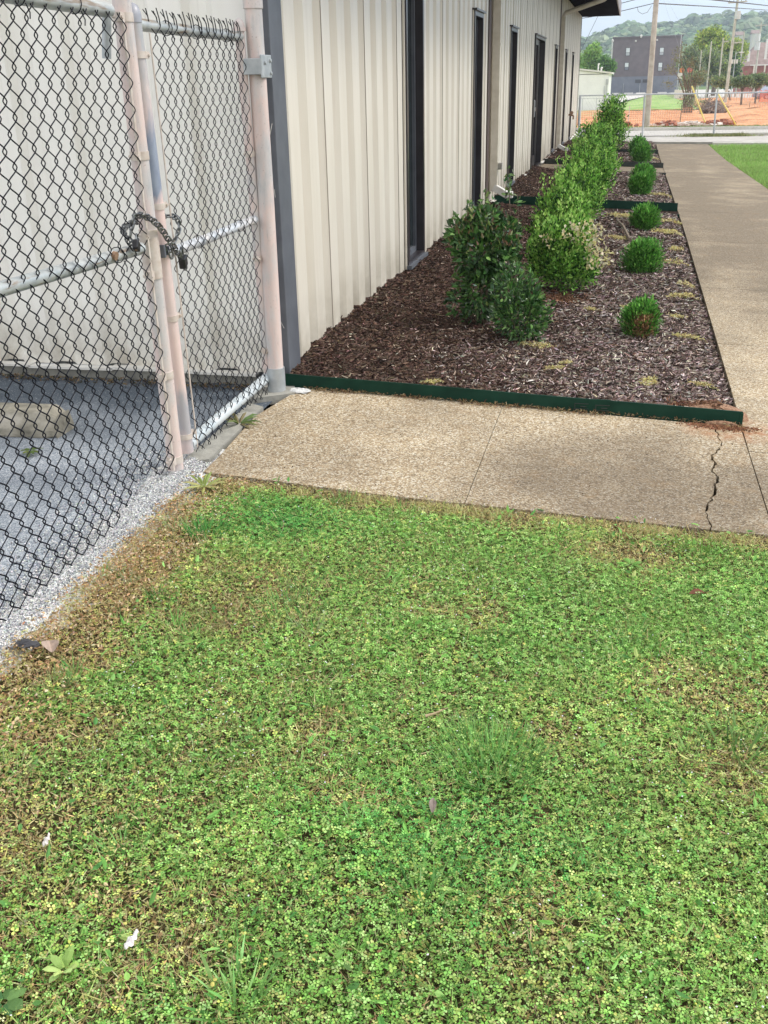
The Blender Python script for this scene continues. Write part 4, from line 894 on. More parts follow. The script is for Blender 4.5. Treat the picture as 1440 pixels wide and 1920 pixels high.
# tall holly
z = -.04
h1 = empty('holly_shrub', (-.86, 6.62, z), 'tall dark glossy holly shrub nearest the wall', 'shrub', 'shrubs in the mulch bed')
bl1 = [(-.90, 6.62, z + .27, .16, .18, .24), (-.88, 6.6, z + .5, .19, .20, .20), (-1.00, 6.62, z + .62, .12, .14, .09), (-.76, 6.62, z + .60, .13, .15, .12), (-.88, 6.62, z + .71, .12, .14, .08), (-.72, 6.62, z + .42, .10, .12, .12), (-1.05, 6.66, z + .16, .06, .06, .1)]
HC = [(.04, .11, .028), (.07, .17, .04), (.12, .25, .06), (.018, .05, .014), (.20, .34, .10)]
foliage('foliage', bl1, 2300, .050, .026, HC, [4, 4, 2, 3, .7], mGloss, h1, .15, 1., .35, .25, zmin=z + .03)
P_, d_ = crown_pts([bl1[2], bl1[3], bl1[4], bl1[1]], 420, .8, .2); k_ = P_[:, 2] > z + .52; P_ = P_[k_]; n = len(P_)
scatter('new_growth', P_, rdir(n) * .6 + [0, 0, 1], rdir(n), LEAF, LEAFP, rng.uniform(.03, .05, n), .014, pal(n, [(.16, .14, .06), (.12, .2, .06), (.2, .12, .07), (.28, .34, .12)], None, .2), mGloss, h1)
b = MB(); spk = [(-.72, 6.62, z + 1.03), (-.86, 6.6, z + .90), (-.98, 6.6, z + .83), (-.66, 6.65, z + .86), (-1.06, 6.6, z + .74), (-.80, 6.6, z + .84)]
for t_ in spk: b.tube([(t_[0] + .02, t_[1], t_[2] - .35), t_], [.004, .002], 5)
b.build('shoot', mBark, h1)
sp = np.concatenate([np.array(t_) + np.stack([rng.normal(0, .012, 26), rng.normal(0, .012, 26), -rng.uniform(0, .2, 26)], 1) for t_ in spk]); n = len(sp)
scatter('shoot_leaves', sp, rdir(n) * 1.2 + [0, 0, .6], rdir(n), LEAF, LEAFP, rng.uniform(.03, .05, n), .018, pal(n, [(.10, .2, .06), (.2, .3, .1), (.04, .12, .04)], None, .2), mGloss, h1)
stems(h1, -.86, 6.62, z - .03, [(-.95, 6.6, z + .5), (-.75, 6.6, z + .55), (-.86, 6.65, z + .65), (-1.05, 6.66, z + .15), (-.72, 6.7, z + .3)], .011); pin(h1)
h2 = empty('holly_shrub', (-.60, 6.25, z), 'lower spiky dark holly shrub in front of the tall holly', 'shrub', 'shrubs in the mulch bed')
bl2 = [(-.59, 6.25, z + .19, .17, .17, .19), (-.55, 6.25, z + .16, .16, .16, .14), (-.63, 6.25, z + .36, .12, .13, .13), (-.52, 6.25, z + .28, .08, .1, .1)]
foliage('foliage', bl2, 1900, .040, .016, HC, [4, 4, 2.4, 3, 1.2], mGloss, h2, .35, 1., .35, .28, zmin=z + .01)
stems(h2, -.6, 6.25, z - .03, [(-.7, 6.2, z + .3), (-.5, 6.2, z + .25), (-.62, 6.3, z + .4)], .01); pin(h2)
# bright green hedge shrubs
BC = [(.17, .38, .055), (.25, .50, .09), (.08, .21, .03), (.36, .60, .14), (.02, .07, .012)]
hedge = [(-.42, 7.95, .36, .62, 'bright green shrub with pale cream leaves just behind the hollies'), (-.52, 9.7, .42, .78, 'bright green upright shrub second in the row from the hollies'),
         (-.50, 11.9, .46, .80, 'bright green bushy shrub third in the row, level with the third globe shrub'), (-.46, 14.8, .50, .84, 'bright green shrub beside the second green edging board'),
         (-.50, 17.9, .56, .92, 'leafy green shrub just before the door path'), (-.62, 22.0, .62, 1.0, 'leafy green shrub just beyond the door path'), (-.42, 27.6, .66, 1.42, 'tall cone shaped green shrub at the far end of the row')]
for i, (x0, y0, r, h, lb) in enumerate(hedge):
    h *= (.98, .88, .85, .84, .84, .88, .96)[i]; r *= (.9, .82, .82, .82, .84, .86, .9)[i]; x0 -= .02
    z = gz(x0, y0); s = empty('green_shrub', (x0, y0, z), lb, 'shrub', 'shrubs in the mulch bed'); bb = []
    rs = np.random.default_rng(i + 5)
    for q in range(9):
        a = q * 2.4 + i; hh = .28 + .6 * (q / 9); rr = r * (.62 if i < 6 else .5) * (1 - .55 * hh ** (1.2 if i < 6 else .7)); bb.append((x0 + rr * math.cos(a), y0 + rr * math.sin(a), z + h * hh, r * .42 * (1.1 - .4 * hh), r * .42, h * .20))
    bb += [(x0, y0, z + h * .34, r * .8, r * .8, h * .32), (x0, y0, z + h * .6, r * .55, r * .55, h * .3)]
    Lf = .026 + .0011 * (y0 - 8); nn = [7600, 6600, 6200, 5600, 5200, 4600, 4600][i]
    if i == 6: bb.append((x0, y0, z + h * .84, r * .22, r * .22, h * .18))
    foliage('foliage', bb, nn, Lf * 1.3, Lf * .64, BC, [4, 3, 3.4, 1.6, 3], mLeaf, s, .8, .8, .3, .3, zmin=z + .03, seed=i)
    # upright shoots
    P_, d_ = crown_pts(bb, 90, .92, .15); P_ = P_[P_[:, 2] > z + h * .3]; st = np.repeat(P_, 12, 0); n = len(st); up_ = np.repeat(rng.random(len(P_)), 12)
    off = np.stack([rng.normal(0, .012, n), rng.normal(0, .012, n), rng.uniform(0, .13, n) * (.5 + up_)], 1)
    scatter('shoots', st + off, rdir(n) * .7 + [0, 0, 1], rdir(n), LEAF, LEAFP, Lf * rng.uniform(.8, 1.3, n), Lf * .5, pal(n, [(.34, .58, .12), (.44, .66, .18), (.22, .46, .08)], None, .15), mLeaf, s)
    if i == 0:
        P_, d_ = crown_pts([(x0 + .17, y0 - .08, z + .45, .13, .15, .10), (x0 + .26, y0 - .1, z + .28, .10, .12, .10), (x0 - .12, y0 - .22, z + .42, .06, .05, .05), (x0 + .05, y0 - .2, z + .5, .08, .05, .07)], 330, .6, .2); n = len(P_)
        scatter('cream_leaves', P_ + np.array([.03, -.04, .02]), rdir(n), rdir(n), LEAF, LEAFP, .034, .018, pal(n, [(.62, .56, .33), (.5, .45, .2), (.68, .64, .46)], None, .1), mLeaf, s)
    stems(s, x0, y0, z - .02, [(x0 + r * .5 * math.cos(a), y0 + r * .5 * math.sin(a), z + h * .7) for a in (0, 1.3, 2.6, 3.9, 5.2)], .012); pin(s)
# globe shrubs (clipped arborvitae)
SPR = [(0, -.18, 0), (0, .18, 0), (.5, .5, .06), (.5, -.5, .06), (1, .18, 0), (1, -.18, 0)]; SPRP = [(0, 1, 2, 3), (3, 2, 4, 5)]
GC = [(.11, .32, .05), (.17, .43, .08), (.06, .19, .03), (.28, .54, .13), (.03, .08, .015)]
globes = [(.155, 6.62, .145, .17, 'small globe shrub with a dead brown patch, nearest the green edging'), (.195, 9.0, .17, .21, 'round dense globe shrub second from the green edging'), (.225, 11.75, .17, .19, 'globe shrub third from the near edging, just before the second bed'),
          (.225, 15.9, .20, .23, 'nearer globe shrub of the pair in the second bed'), (.29, 17.7, .20, .24, 'farther globe shrub of the pair in the second bed'), (.33, 23.9, .22, .27, 'globe shrub just beyond the door path'), (.28, 26.2, .24, .30, 'farthest globe shrub behind the one beyond the door path')]
for i, (x0, y0, r, h, lb) in enumerate(globes):
    r *= .94; h *= .86; x0 += .015
    z = gz(x0, y0) + .005; s = empty('globe_shrub', (x0, y0, z), lb, 'shrub', 'clipped globe shrubs along the bed')
    bb = [(x0, y0, z + h * .75, r, r, h * .95), (x0 - r * .35, y0 - r * .2, z + h * .7, r * .7, r * .7, h * .8), (x0 + r * .35, y0 - r * .1, z + h * .75, r * .68, r * .68, h * .85), (x0, y0 - r * .3, z + h, r * .62, r * .6, h * .62), (x0 + r * .1, y0 + r * .3, z + h, r * .62, r * .6, h * .6)]
    n = [5200, 5200, 4200, 3600, 3300, 2600, 2600][i]
    P, d = crown_pts([(q[0] + rng.normal(0, r * .10), q[1], q[2] + rng.normal(0, r * .07), q[3] * rng.uniform(.85, 1.12), q[4], q[5] * rng.uniform(.9, 1.08)) for q in bb], n, .5, .16, i); k = P[:, 2] > z + .005; P, d = P[k], d[k]; n = len(P)
    t = pal(n, GC, [4, 3.4, 3, 1.5, 1.4], .2)
    if i == 0:
        dd_ = np.exp(-(((P[:, 0] - x0 - .015) / .055) ** 2)) * (P[:, 1] < y0 - .02) * (P[:, 2] < z + .17); kk_ = rng.random(n) < dd_ * .9; t[kk_] = pal(kk_.sum(), [(.34, .2, .1), (.46, .3, .17), (.2, .12, .06)], None, .2)
    Lf = .026 + .0016 * (y0 - 6); U = d * [1, 1, .4] + [0, 0, .9] + rdir(n) * .35
    scatter('foliage', P, U, np.cross(d, [0, 0, 1.]) + rdir(n) * .6, SPR, SPRP, Lf * rng.uniform(.7, 1.2, n), Lf * .36, t, mLeaf, s)
    stems(s, x0, y0, z - .03, [(x0 + r * .4 * math.cos(a), y0 + r * .4 * math.sin(a), z + h) for a in (0, 2, 4)], .010); pin(s)
# ------------------------------------------------------------------ far scenery (built further down)
# street, verge, building site
def flat(name, poly_fn, xs, ys, dz, m, amp=0., sc=1., kind='structure', seed=90):
    return sheet(name, xs, ys, lambda X, Y: g(X, Y) + dz + (fbm(X, Y, sc, seed) - .5) * amp, m, kind)
mStreet = noisy('worn_street', (.33, .31, .285), (.46, .44, .40), 2.5, .9)
mKerb = noisy('pale_kerb', (.62, .60, .55), (.5, .48, .43), 8, .85, bump=.004)
mVerge = noisy('verge_grass', (.13, .20, .05), (.24, .26, .09), 2.2, .95, bump=.02)
mDirt = mat('orange_dirt', rough=.95, spec=.1); n_ = N(mDirt)
c_ = n_.ramp(n_.noise(.8, 7, None, .65), [(.3, (.26, .10, .05)), (.46, (.50, .24, .12)), (.58, (.60, .34, .19)), (.74, (.40, .18, .09))]); n_.color(n_.mix(n_.rng(n_.noise(7, 5), .5, .75, 0, .5), c_, (.68, .48, .32))); n_.bump(n_.noise(5, 6), .08)
mMeadow = mat('meadow_grass', rough=.95, spec=.1); n_ = N(mMeadow)
c_ = n_.ramp(n_.noise(.5, 7, n_.pos((1, .35, 1)), .6), [(.3, (.17, .28, .08)), (.5, (.25, .37, .12)), (.68, (.36, .43, .18))]); n_.color(c_); n_.bump(n_.noise(3, 5), .06)
lx = lambda a, b, n: np.linspace(a, b, n)
flat('street', None, lx(-14, 30, 40), lx(37.3, 43.6, 12), .004, mStreet)
def kerb(name, label, pts, w_, h, m=mKerb):
    b = MB()
    for p, q in zip(pts[:-1], pts[1:]):
        d = Vector((q[0] - p[0], q[1] - p[1], 0)).normalized(); s = Vector((-d.y, d.x, 0)) * w_ / 2
        V = []
        for c in (p, q):
            for sg in (-1, 1):
                x_, y_ = c[0] + s.x * sg, c[1] + s.y * sg; V += [(x_, y_, gz(x_, y_) - .1), (x_, y_, gz(x_, y_) + h)]
        b.add(V, [(0, 4, 5, 1), (1, 5, 7, 3), (3, 7, 6, 2), (0, 1, 3, 2), (4, 6, 7, 5)])
    o = b.build(name, m); o['kind'] = 'structure'; return o
b = MB(); b.prism([(-1.5, 33.2), (8, 32.35), (30, 32.3), (30, 36.75), (-1.6, 36.75)], lambda x, y: gz(x, y) - .06, lambda x, y: gz(x, y) + .001); tag(b.build('apron', mStreet), kind='structure')
kerb('kerb', '', [(2.45, 32.1), (12, 31.9), (30, 31.7)], .22, .05)
kerb('kerb', '', [(2.0, 36.98), (12, 36.9), (30, 36.9)], .3, .09); kerb('kerb', '', [(-14, 43.7), (6, 43.7), (30, 43.4)], .3, .12)
flat('verge', None, lx(-.3, 30, 40), lx(43.9, 47.6, 8), .02, mVerge, .08, .8)
n = 16000; x = rng.uniform(-.2, 14, n); y = rng.uniform(44, 47.6, n)
blades(0, 'verge_grass', .06, .13, .02, .9, pts=(x, y), tint=lambda x, y: pal(len(x), [(.16, .25, .06), (.26, .28, .1), (.12, .2, .05)], None, .2), zoff=0)
n = 2500; x = rng.normal(2.9, .55, n); y = rng.normal(36.45, .12, n)
blades(0, 'weedy_grass', .04, .12, .016, .9, pts=(x, y), tint=lambda x, y: pal(len(x), [(.22, .26, .09), (.3, .3, .14)], None, .2), zoff=0)
def dirtz(X, Y):
    z = g(X, Y) + .03 + (fbm(X, Y, 2.2, 91) - .4) * .10
    z = z + .62 * np.exp(-(((X - 8.8) / 3.0) ** 2 + ((Y - 62) / 6) ** 2)) + .28 * np.exp(-(((X - 5.9) / 1.0) ** 2 + ((Y - 57) / 4) ** 2))
    z = z + .16 * np.exp(-(((X - 1) / 3.4) ** 2 + ((Y - 60) / 6) ** 2)) + .35 * np.exp(-(((X - 12) / 3) ** 2 + ((Y - 57) / 5) ** 2)) + (fbm(X, Y, .7, 95) - .5) * .12
    return z
sheet('dirt_ground', lx(-9, 24, 110), lx(47.2, 88, 90), dirtz, mDirt)
def meadz(X, Y): return g(X, Y) + .05 + .25 * np.exp(-(((Y - 120) / 25) ** 2)) * np.clip((X + 1) / 3, 0, 1) + (fbm(X, Y, 3, 97) - .5) * .05
sheet('meadow', lx(-1.5, 5.9, 30), lx(88, 205, 60), meadz, mMeadow)
sheet('dirt_ground', lx(5.9, 26, 50), lx(88, 146, 40), lambda X, Y: g(X, Y) + .08 + (fbm(X, Y, 2.5, 93) - .4) * .35, mDirt)
sheet('verge', lx(5.9, 14, 12), lx(146, 205, 12), lambda X, Y: g(X, Y) + .03, mVerge)
sheet('meadow', lx(-10, -1.0, 20), lx(66, 100, 30), lambda X, Y: g(X, Y) + .06, noisy('dry_meadow', (.26, .24, .12), (.32, .34, .14), 1.2, .95))
mLot = noisy('pale_lot', (.42, .40, .37), (.54, .52, .48), .6, .9)
flat('parking_area', None, lx(-7, 12, 12), lx(205, 240, 8), .03, noisy('lot_asphalt', (.16, .15, .155), (.2, .19, .19), 1, .9))
b = MB(); P_ = [(-1.8, 100), (-1.4, 112), (-.3, 135), (1.6, 165), (4.5, 204)]
b2 = []
for (x_, y_) in P_: b2 += [(x_, y_, gz(x_, y_) + .12 + .2 * math.exp(-((y_ - 120) / 25) ** 2)), (x_ - 3.4 + (y_ - 100) * .004, y_ + 12, gz(x_, y_) + .12)]
b.add(b2, [(2 * i, 2 * i + 2, 2 * i + 3, 2 * i + 1) for i in range(4)]); tag(b.build('driveway', mLot), kind='structure')
sheet('road', lx(8, 60, 20), lx(150, 300, 20), lambda X, Y: g(X, Y) + .05, mLot)
# rubble, spoil and clods
def clod(name, label, pts, s, m, group, cat='rubble'):
    for i, (x_, y_) in enumerate(pts):
        b = MB(); r_ = np.random.default_rng(int(x_ * 97 + y_ * 31) % 9999); ss = s * r_.uniform(.7, 1.4); b.ball((x_, y_, float(dirtz(np.array(x_), np.array(y_))) + ss * .3), ss, ss * .8, ss * .6, 7, 5)
        b.v = [tuple(np.array(v) + r_.normal(0, ss * .14, 3)) for v in b.v]; tag(b.build(name, m), label if isinstance(label, str) else label[i], cat, group)
mPaleRock = noisy('pale_rubble', (.66, .60, .55), (.5, .42, .36), 9, .9); mRedClod = noisy('red_clod', (.24, .08, .05), (.36, .14, .08), 9, .95)
q_ = np.random.default_rng(3)
b = MB()
for i in range(150):
    x_ = q_.normal(2.75, .62); y_ = q_.uniform(47.8, 49.6); s = q_.uniform(.04, .11); zz = float(dirtz(np.array(x_), np.array(y_))) + s * .6 + .10 * math.exp(-((x_ - 2.8) / .5) ** 2) * q_.random(); b.obox((x_, y_, zz), s * 2, s * 1.6, s, q_.uniform(0, 3), q_.uniform(-.5, .5))
tag(b.build('rubble', mPaleRock), kind='stuff')
b = MB()
for cx0, n0, sx in ((1.75, 34, .35), (3.55, 40, .30), (4.1, 26, .3), (-.3, 12, .4)):
    for i in range(n0):
        x_ = q_.normal(cx0, sx); y_ = q_.uniform(48, 49.5); s = q_.uniform(.05, .13); zz = float(dirtz(np.array(x_), np.array(y_))) + s * .5 + .16 * math.exp(-((x_ - cx0) / .25) ** 2) * q_.random(); b.obox((x_, y_, zz), s * 2, s * 1.5, s * 1.2, q_.uniform(0, 3), q_.uniform(-.6, .6))
tag(b.build('red_clods', mRedClod), kind='stuff')
# brush pile
br = empty('brush_pile', (5.3, 72, gz(5.3, 72)), 'dark heap of roots and brush on the orange dirt', 'brush pile')
b = MB(); b.ball((5.3, 72, -.60), .8, .9, .50, 12, 8); b.v = [tuple(np.array(v) + q_.normal(0, .10, 3)) for v in b.v]; b.build('heap', noisy('root_heap', (.10, .07, .06), (.2, .15, .13), 3, .95), br)
b = MB()
for i in range(120):
    a = q_.uniform(0, 6.28); e = q_.uniform(.1, 1.2); c = Vector((5.3 + .8 * math.cos(a) * math.cos(e), 72 + 1.1 * math.sin(a) * math.cos(e), -.60 + .52 * math.sin(e))); d = Vector(q_.normal(size=3)) * .22; b.tube([c - d, c + d * 1.2 + Vector((0, 0, .05))], [.022, .01], 4)
b.build('roots', noisy('roots', (.14, .10, .08), (.36, .28, .22), 3, .95), br); pin(br)
# far chain link fence
ff = empty('far_fence', (0, 36.6, -.33), 'galvanised chain link fence along the street beyond the sidewalk', 'fence')
mFar = noisy('aged_galvanised', (.42, .45, .48), (.52, .54, .56), 3, .5, .2)
for x_, r_ in ((-1.64, .038), (.47, .03), (2.77, .03), (5.07, .03), (7.4, .03), (9.7, .03), (12, .03)):
    b = MB(); b.cyl((x_ + .03, 36.6, -.5), (x_, 36.6, 1.0), r_, 10); b.build('post', mFar, ff, smooth=True)
b = MB(); b.cyl((-1.64, 36.6, .985), (12, 36.6, .985), .021, 8); b.build('top_rail', mFar, ff, smooth=True)
b = MB()
for k_ in range(-26, 260):
    for sg in (1, -1):
        x0 = -1.62 + k_ * .085 * .62; x1 = x0 + sg * 1.25 * .62; b_ = None
        if min(x0, x1) > -1.64 and max(x0, x1) < 12 and k_ % 2 == 0: b.tube([(x0, 36.575 + .005 * sg, -.28), (x1, 36.575 + .005 * sg, .97)], .0016, 3, cap=False)
b.build('mesh', noisy('thin_grey_wire', (.35, .37, .4), (.42, .44, .46), 3, .5), ff); pin(ff)
# orange safety netting
mNet = noisy('orange_net', (.75, .33, .18), (.8, .42, .27), 2, .6)
def net(label, x0, x1, y0, y1, h, step, sw, seed=0, mt=mNet, stakes=True):
    r_ = np.random.default_rng(seed); L = math.hypot(x1 - x0, y1 - y0); root = empty('safety_net', (x0, y0, gz(x0, y0)), label, 'safety fence', 'orange plastic netting round the building site')
    b = MB(); nn_ = int(L / step)
    def pt(t, u): x_ = x0 + (x1 - x0) * t; y_ = y0 + (y1 - y0) * t; return Vector((x_, y_ + .05 * math.sin(t * 21), gz(x_, y_) + .04 + u * h * (1 - .10 * math.sin(t * 9 + seed) ** 2)))
    for i in range(nn_):
        t = i / nn_; t2 = min(1, t + sw / L); b.add([pt(t, 0), pt(t2, 0), pt(t2, 1), pt(t, 1)], [(0, 1, 2, 3)])
    for j in range(8):
        u = j / 7; k_ = 40
        for i in range(k_): b.add([pt(i / k_, u), pt((i + 1) / k_, u), pt((i + 1) / k_, u + .018), pt(i / k_, u + .018)], [(0, 1, 2, 3)])
    b.build('net', mt, root)
    for i in range(int(L / 2.3) + 1):
        t = min(1, i * 2.3 / L); p = pt(t, 0); b = MB(); b.cyl(p - Vector((0, 0, .1)), p + Vector((.02, 0, h + .12)), .018, 6); b.build('stake', mPost if i % 2 else mBark, root)
    pin(root)
net('pale orange netting in front of the bare dirt behind the far fence', -2.3, 2.9, 50.2, 50.0, .70, .10, .016, 1)
net('orange netting along the distant road, left of the red drooping piece', 11.0, 14.2, 128, 126, 1.1, .3, .06, 4)
net('drooping red orange net piece right of the bare tree trunk', 13.2, 14.6, 118, 117, 1.25, .12, .07, 6, noisy('red_net', (.9, .16, .08), (.9, .22, .12), 2, .6))
net('orange netting at the right edge in front of the parked car', 9.6, 13.5, 92, 91, .42, .2, .03, 8)

# utility poles
mPole = noisy('pale_pole_wood', (.40, .33, .28), (.55, .48, .42), 4, .85, bump=.004); mPoleG = noisy('grey_pole_wood', (.42, .42, .36), (.56, .55, .48), 3, .85)
def pole(x_, y_, h, r_, label, m=mPole, lean=0., bars=(), boxes=(), lamp=None, name='utility_pole', cat='utility pole'):
    z = gz(x_, y_); root = empty(name, (x_, y_, z), label, cat, 'poles along the streets'); b = MB(); b.tube([(x_, y_, z - .3), (x_ + lean, y_, z + h)], [r_, r_ * .75], 12); b.build('pole', m, root, smooth=True)
    for (zz, w_, off) in bars:
        b = MB(); b.obox((x_ + lean * zz / h + off, y_ - .15, z + zz), w_, .12, .12, 0, .05); 
        o = b.build('crossarm', mPoleG, root); b = MB()
        for k_ in (-.42, -.2, .2, .42): b.cyl((x_ + lean * zz / h + off + k_ * w_, y_ - .15, z + zz + .06), (x_ + lean * zz / h + off + k_ * w_, y_ - .15, z + zz + .22), .035, 6)
        b.build('insulators', mConc, o)
    for (zz, off, s) in boxes:
        b = MB(); b.cyl((x_ + lean * zz / h + off, y_ - .1, z + zz - s / 2), (x_ + lean * zz / h + off, y_ - .1, z + zz + s / 2), s * .38, 12); b.build('transformer', noisy('transformer_grey', (.55, .58, .58), (.62, .64, .64), 3, .5), root, smooth=True)
    if lamp:
        b = MB(); zz, L = lamp; b.tube([(x_ + lean, y_, z + zz), (x_ + lean + L * .5, y_, z + zz + .25), (x_ + lean + L, y_, z + zz + .2)], .035, 6); o = b.build('lamp_arm', mGalv, root); b = MB(); b.ball((x_ + lean + L, y_, z + zz + .17), .35, .15, .08, 8, 5); b.build('lamp_head', mWhite, o)
    pin(root); return root
pole(.79, 47, 7.4, .125, 'large tan wooden utility pole just beyond the far fence', lean=-.03)
pole(10.0, 120, 10.2, .17, 'tall leaning pole with dark crossarm at its top, right of the dark building', mPoleG, .15, bars=((9.7, 1.9, 0), (5.9, 1.1, .45)), boxes=((8.5, .2, .75),))
pole(11.4, 150, 7.4, .12, 'pole with short crossbars just left of the tall leaning pole', mPoleG, 0, bars=((6.9, .8, .3),))
pole(9.95, 150, 7.0, .11, 'slender pole second left of the tall leaning pole', mPoleG)
pole(8.8, 150, 6.0, .09, 'short slender pole in front of the grey green trees', mPoleG)
pole(6.1, 150, 8.0, .06, 'thin pale pole at the right edge of the dark building', mFar, -.05, lamp=None, name='light_pole')
pole(17.0, 160, 9.5, .14, 'pole with transformers in front of the brick building', mPoleG, 0, bars=((9.1, 1.6, 0),), boxes=((7.6, -.3, 1.0), (6.5, -.2, 1.0)))
pole(14.6, 160, 8.4, .13, 'thick grey pole right of the bright yellow green tree', mPoleG, .3)
pole(13.1, 150, 5.6, .06, 'street lamp with white heads in front of the yellow green tree', mFar, .1, lamp=(5.4, .7), name='street_lamp', cat='street lamp')
b = MB()
for k_ in range(3): b.box(12.7 + k_ * .30, 12.93 + k_ * .30, 149.6, 149.75, 2.95, 3.45)
tag(b.build('signal_sign', mWhite), 'row of three small white signal boxes hung left of the leaning pole', 'sign')
# wires
mW = mat('cable', (.05, .055, .07), .6)
def wire(pts, r_, label, sag=.3, n0=24, group='overhead cables'):
    b = MB(); P = []
    for p, q in zip(pts[:-1], pts[1:]):
        p, q = Vector(p), Vector(q)
        for i in range(n0 + (q == Vector(pts[-1]))): t = i / n0; P.append(p + (q - p) * t - Vector((0, 0, 4 * sag * t * (1 - t))))
    b.tube(P, r_, 5); tag(b.build('overhead_cable', mW, smooth=True), label, 'cable', group)
wire([(.67, 47, 4.30), (-1.1, 47.2, 3.98), (-14, 49, 2.6)], .014, 'lower cable running left from the big tan pole to the eave', .0)
wire([(.67, 47, 4.62), (-.85, 47.2, 4.32), (-14, 49, 2.9)], .014, 'upper cable running left from the big tan pole', .0)
wire([(.90, 46.9, 4.28), (5.4, 66, 5.05), (11.1, 100, 6.6), (30, 210, 11.6)], .022, 'lower cable running right from the big tan pole to the crossarm', .0)
wire([(.90, 46.9, 4.62), (5.4, 66, 5.35), (11.0, 100, 6.95), (30, 210, 12.0)], .034, 'thicker upper cable running right from the big tan pole', .0)
wire([(-1.2, 60, 6.2), (-3.6, 60, 1.2)], .010, 'faint thin slanting cable beside the far corner of the eave', 0)
b = MB(); b.tube([(.60, 47, 4.22), (.45, 47, 3.98), (.25, 47, 3.92), (.08, 47, 4.02), (.02, 47, 4.2)], .008, 5); tag(b.build('cable_loop', mW, smooth=True), 'small drooping cable loop at the top left of the big tan pole', 'cable')
# yellow guy guards
mYel = noisy('yellow_plastic', (.80, .62, .12), (.85, .72, .3), 3, .5)
for (a, c, e, lb) in (((3.34, 48.2, -.50), (2.56, 48.0, 1.12), (.85, 47.1, 4.9), 'yellow guy wire guard on the left, slanting toward the big tan pole'), ((4.55, 48.2, -.45), (3.68, 48.0, .78), (1.3, 47.3, 4.3), 'yellow guy wire guard on the right beside the fence post')):
    root = empty('guy_wire', a, lb, 'guy wire', 'guy wires with yellow guards'); b = MB(); b.cyl(a, c, .035, 8); b.build('yellow_guard', mYel, root, smooth=True); b = MB(); b.cyl(c, e, .003, 5); b.build('wire', mFar, root); pin(root)
pole(5.4, 150, 3.2, .05, 'thin pale stay pole left of the grey green trees', mPoleG) if False else None

# buildings
def bldg(name, label, x0, x1, y0, y1, h, m, z=None, cat='building'):
    z = gz((x0 + x1) / 2, y0) if z is None else z
    root = empty(name, ((x0 + x1) / 2, y0, z), label, cat); b = MB(); b.box(x0, x1, y0, y1, z - 1, z + h); b.build('wall', m, root); return root, z
mDark = noisy('grey_painted_brick', (.135, .110, .115), (.17, .14, .145), .9, .85); mDark2 = noisy('blue_grey_base', (.15, .165, .20), (.19, .205, .24), .9, .8)
mLit = noisy('pale_blinds', (.62, .68, .68), (.72, .76, .75), 4, .4)
root, z = bldg('dark_building', 'tall dark grey three storey block with small pale windows', -4.35, 9.95, 240, 262, 11.2, mDark)
b = MB(); b.box(-4.38, 9.98, 239.9, 240.02, z - .5, 1.75); b.build('lower_wall', mDark2, root)
b = MB(); b.box(-4.55, 10.15, 239.7, 262.3, 9.4, 9.62); b.build('parapet', mDark, root)
b = MB(); b.cyl((-4.45, 239.7, 1.5), (-4.55, 239.7, 9.3), .10, 8); b.ball((-4.5, 239.6, 8.9), .25, .2, .3, 8, 6); b.build('downspout', mWhite, root)
for (x_, z0, z1, sp) in ((-1.15, 5.94, 7.40, 1), (5.9, 5.88, 7.25, 1), (-1.2, 3.1, 4.5, 0), (5.85, 2.8, 4.35, 1)):
    b = MB(); b.box(x_ - .50, x_ + .50, 239.85, 239.97, z0 - .08, z1 + .08); f_ = b.build('window', mBronze, root)
    b = MB(); b.box(x_ - .38, x_ + .38, 239.80, 239.84, z0 + (z1 - z0) * .42, z1); b.build('upper_sash', mLit, f_); b = MB(); b.box(x_ - .38, x_ + .38, 239.80, 239.84, z0, z0 + (z1 - z0) * .38); b.build('lower_sash', mGalv if sp else mDark2, f_)
for x_ in (1.42, 3.02):
    b = MB(); b.box(x_ - .60, x_ + .60, 239.78, 239.88, .5, 1.14); b.build('vent_window', mBronze, root)
b = MB(); b.ball((1.4, 239.8, 9.6), .28, .2, .35, 8, 6); b.build('flood_light', mWhite, root); b = MB(); b.ball((.35, 239.7, 8.7), .2, .2, .2, 8, 6); b.build('wall_light', mWhite, root)
b = MB(); b.ball((4.75, 239.7, 8.8), .2, .2, .2, 8, 6); b.build('wall_light', mWhite, root)
for x_ in (-1.6, 1.9): b = MB(); b.cyl((x_, 239.8, -1.6), (x_, 239.8, .4), .05, 6); b.build('pipe', mGalv, root)
pin(root)
for i, (a, c) in enumerate(((-3.74, -2.02), (-1.27, .54), (1.17, 2.98), (5.4, 7.2))):
    b = MB(); zz = gz(0, 225); b.box(a, c, 225, 225.4, zz, zz + .28); tag(b.build('parking_stop', mWhite, bevel=.04), ['leftmost', 'second', 'third', 'rightmost'][i] + ' white parking stop along the foot of the dark building', 'wheel stop', 'parking stops')
mShed = noisy('white_metal', (.80, .81, .80), (.86, .87, .86), 1.5, .4)
root, z = bldg('white_shed', 'low white metal shed beside the dark building', -9, -1.95, 98, 110, 3.05, mShed)
b = MB(); b.add([(-9, 97.8, z + 3.95), (-1.72, 97.8, z + 3.02), (-1.72, 110.2, z + 3.02), (-9, 110.2, z + 3.95), (-9, 97.8, z + 4.1), (-1.72, 97.8, z + 3.17), (-1.72, 110.2, z + 3.17), (-9, 110.2, z + 4.1)], [(0, 3, 2, 1), (4, 5, 6, 7), (0, 1, 5, 4), (1, 2, 6, 5), (2, 3, 7, 6), (3, 0, 4, 7)]); b.build('roof', mWhite, root)
b = MB(); b.add([(-9, 98, z + 3), (-1.95, 98, z + 3), (-9, 98, z + 3.95)], [(0, 1, 2)]); b.build('gable', mShed, root)
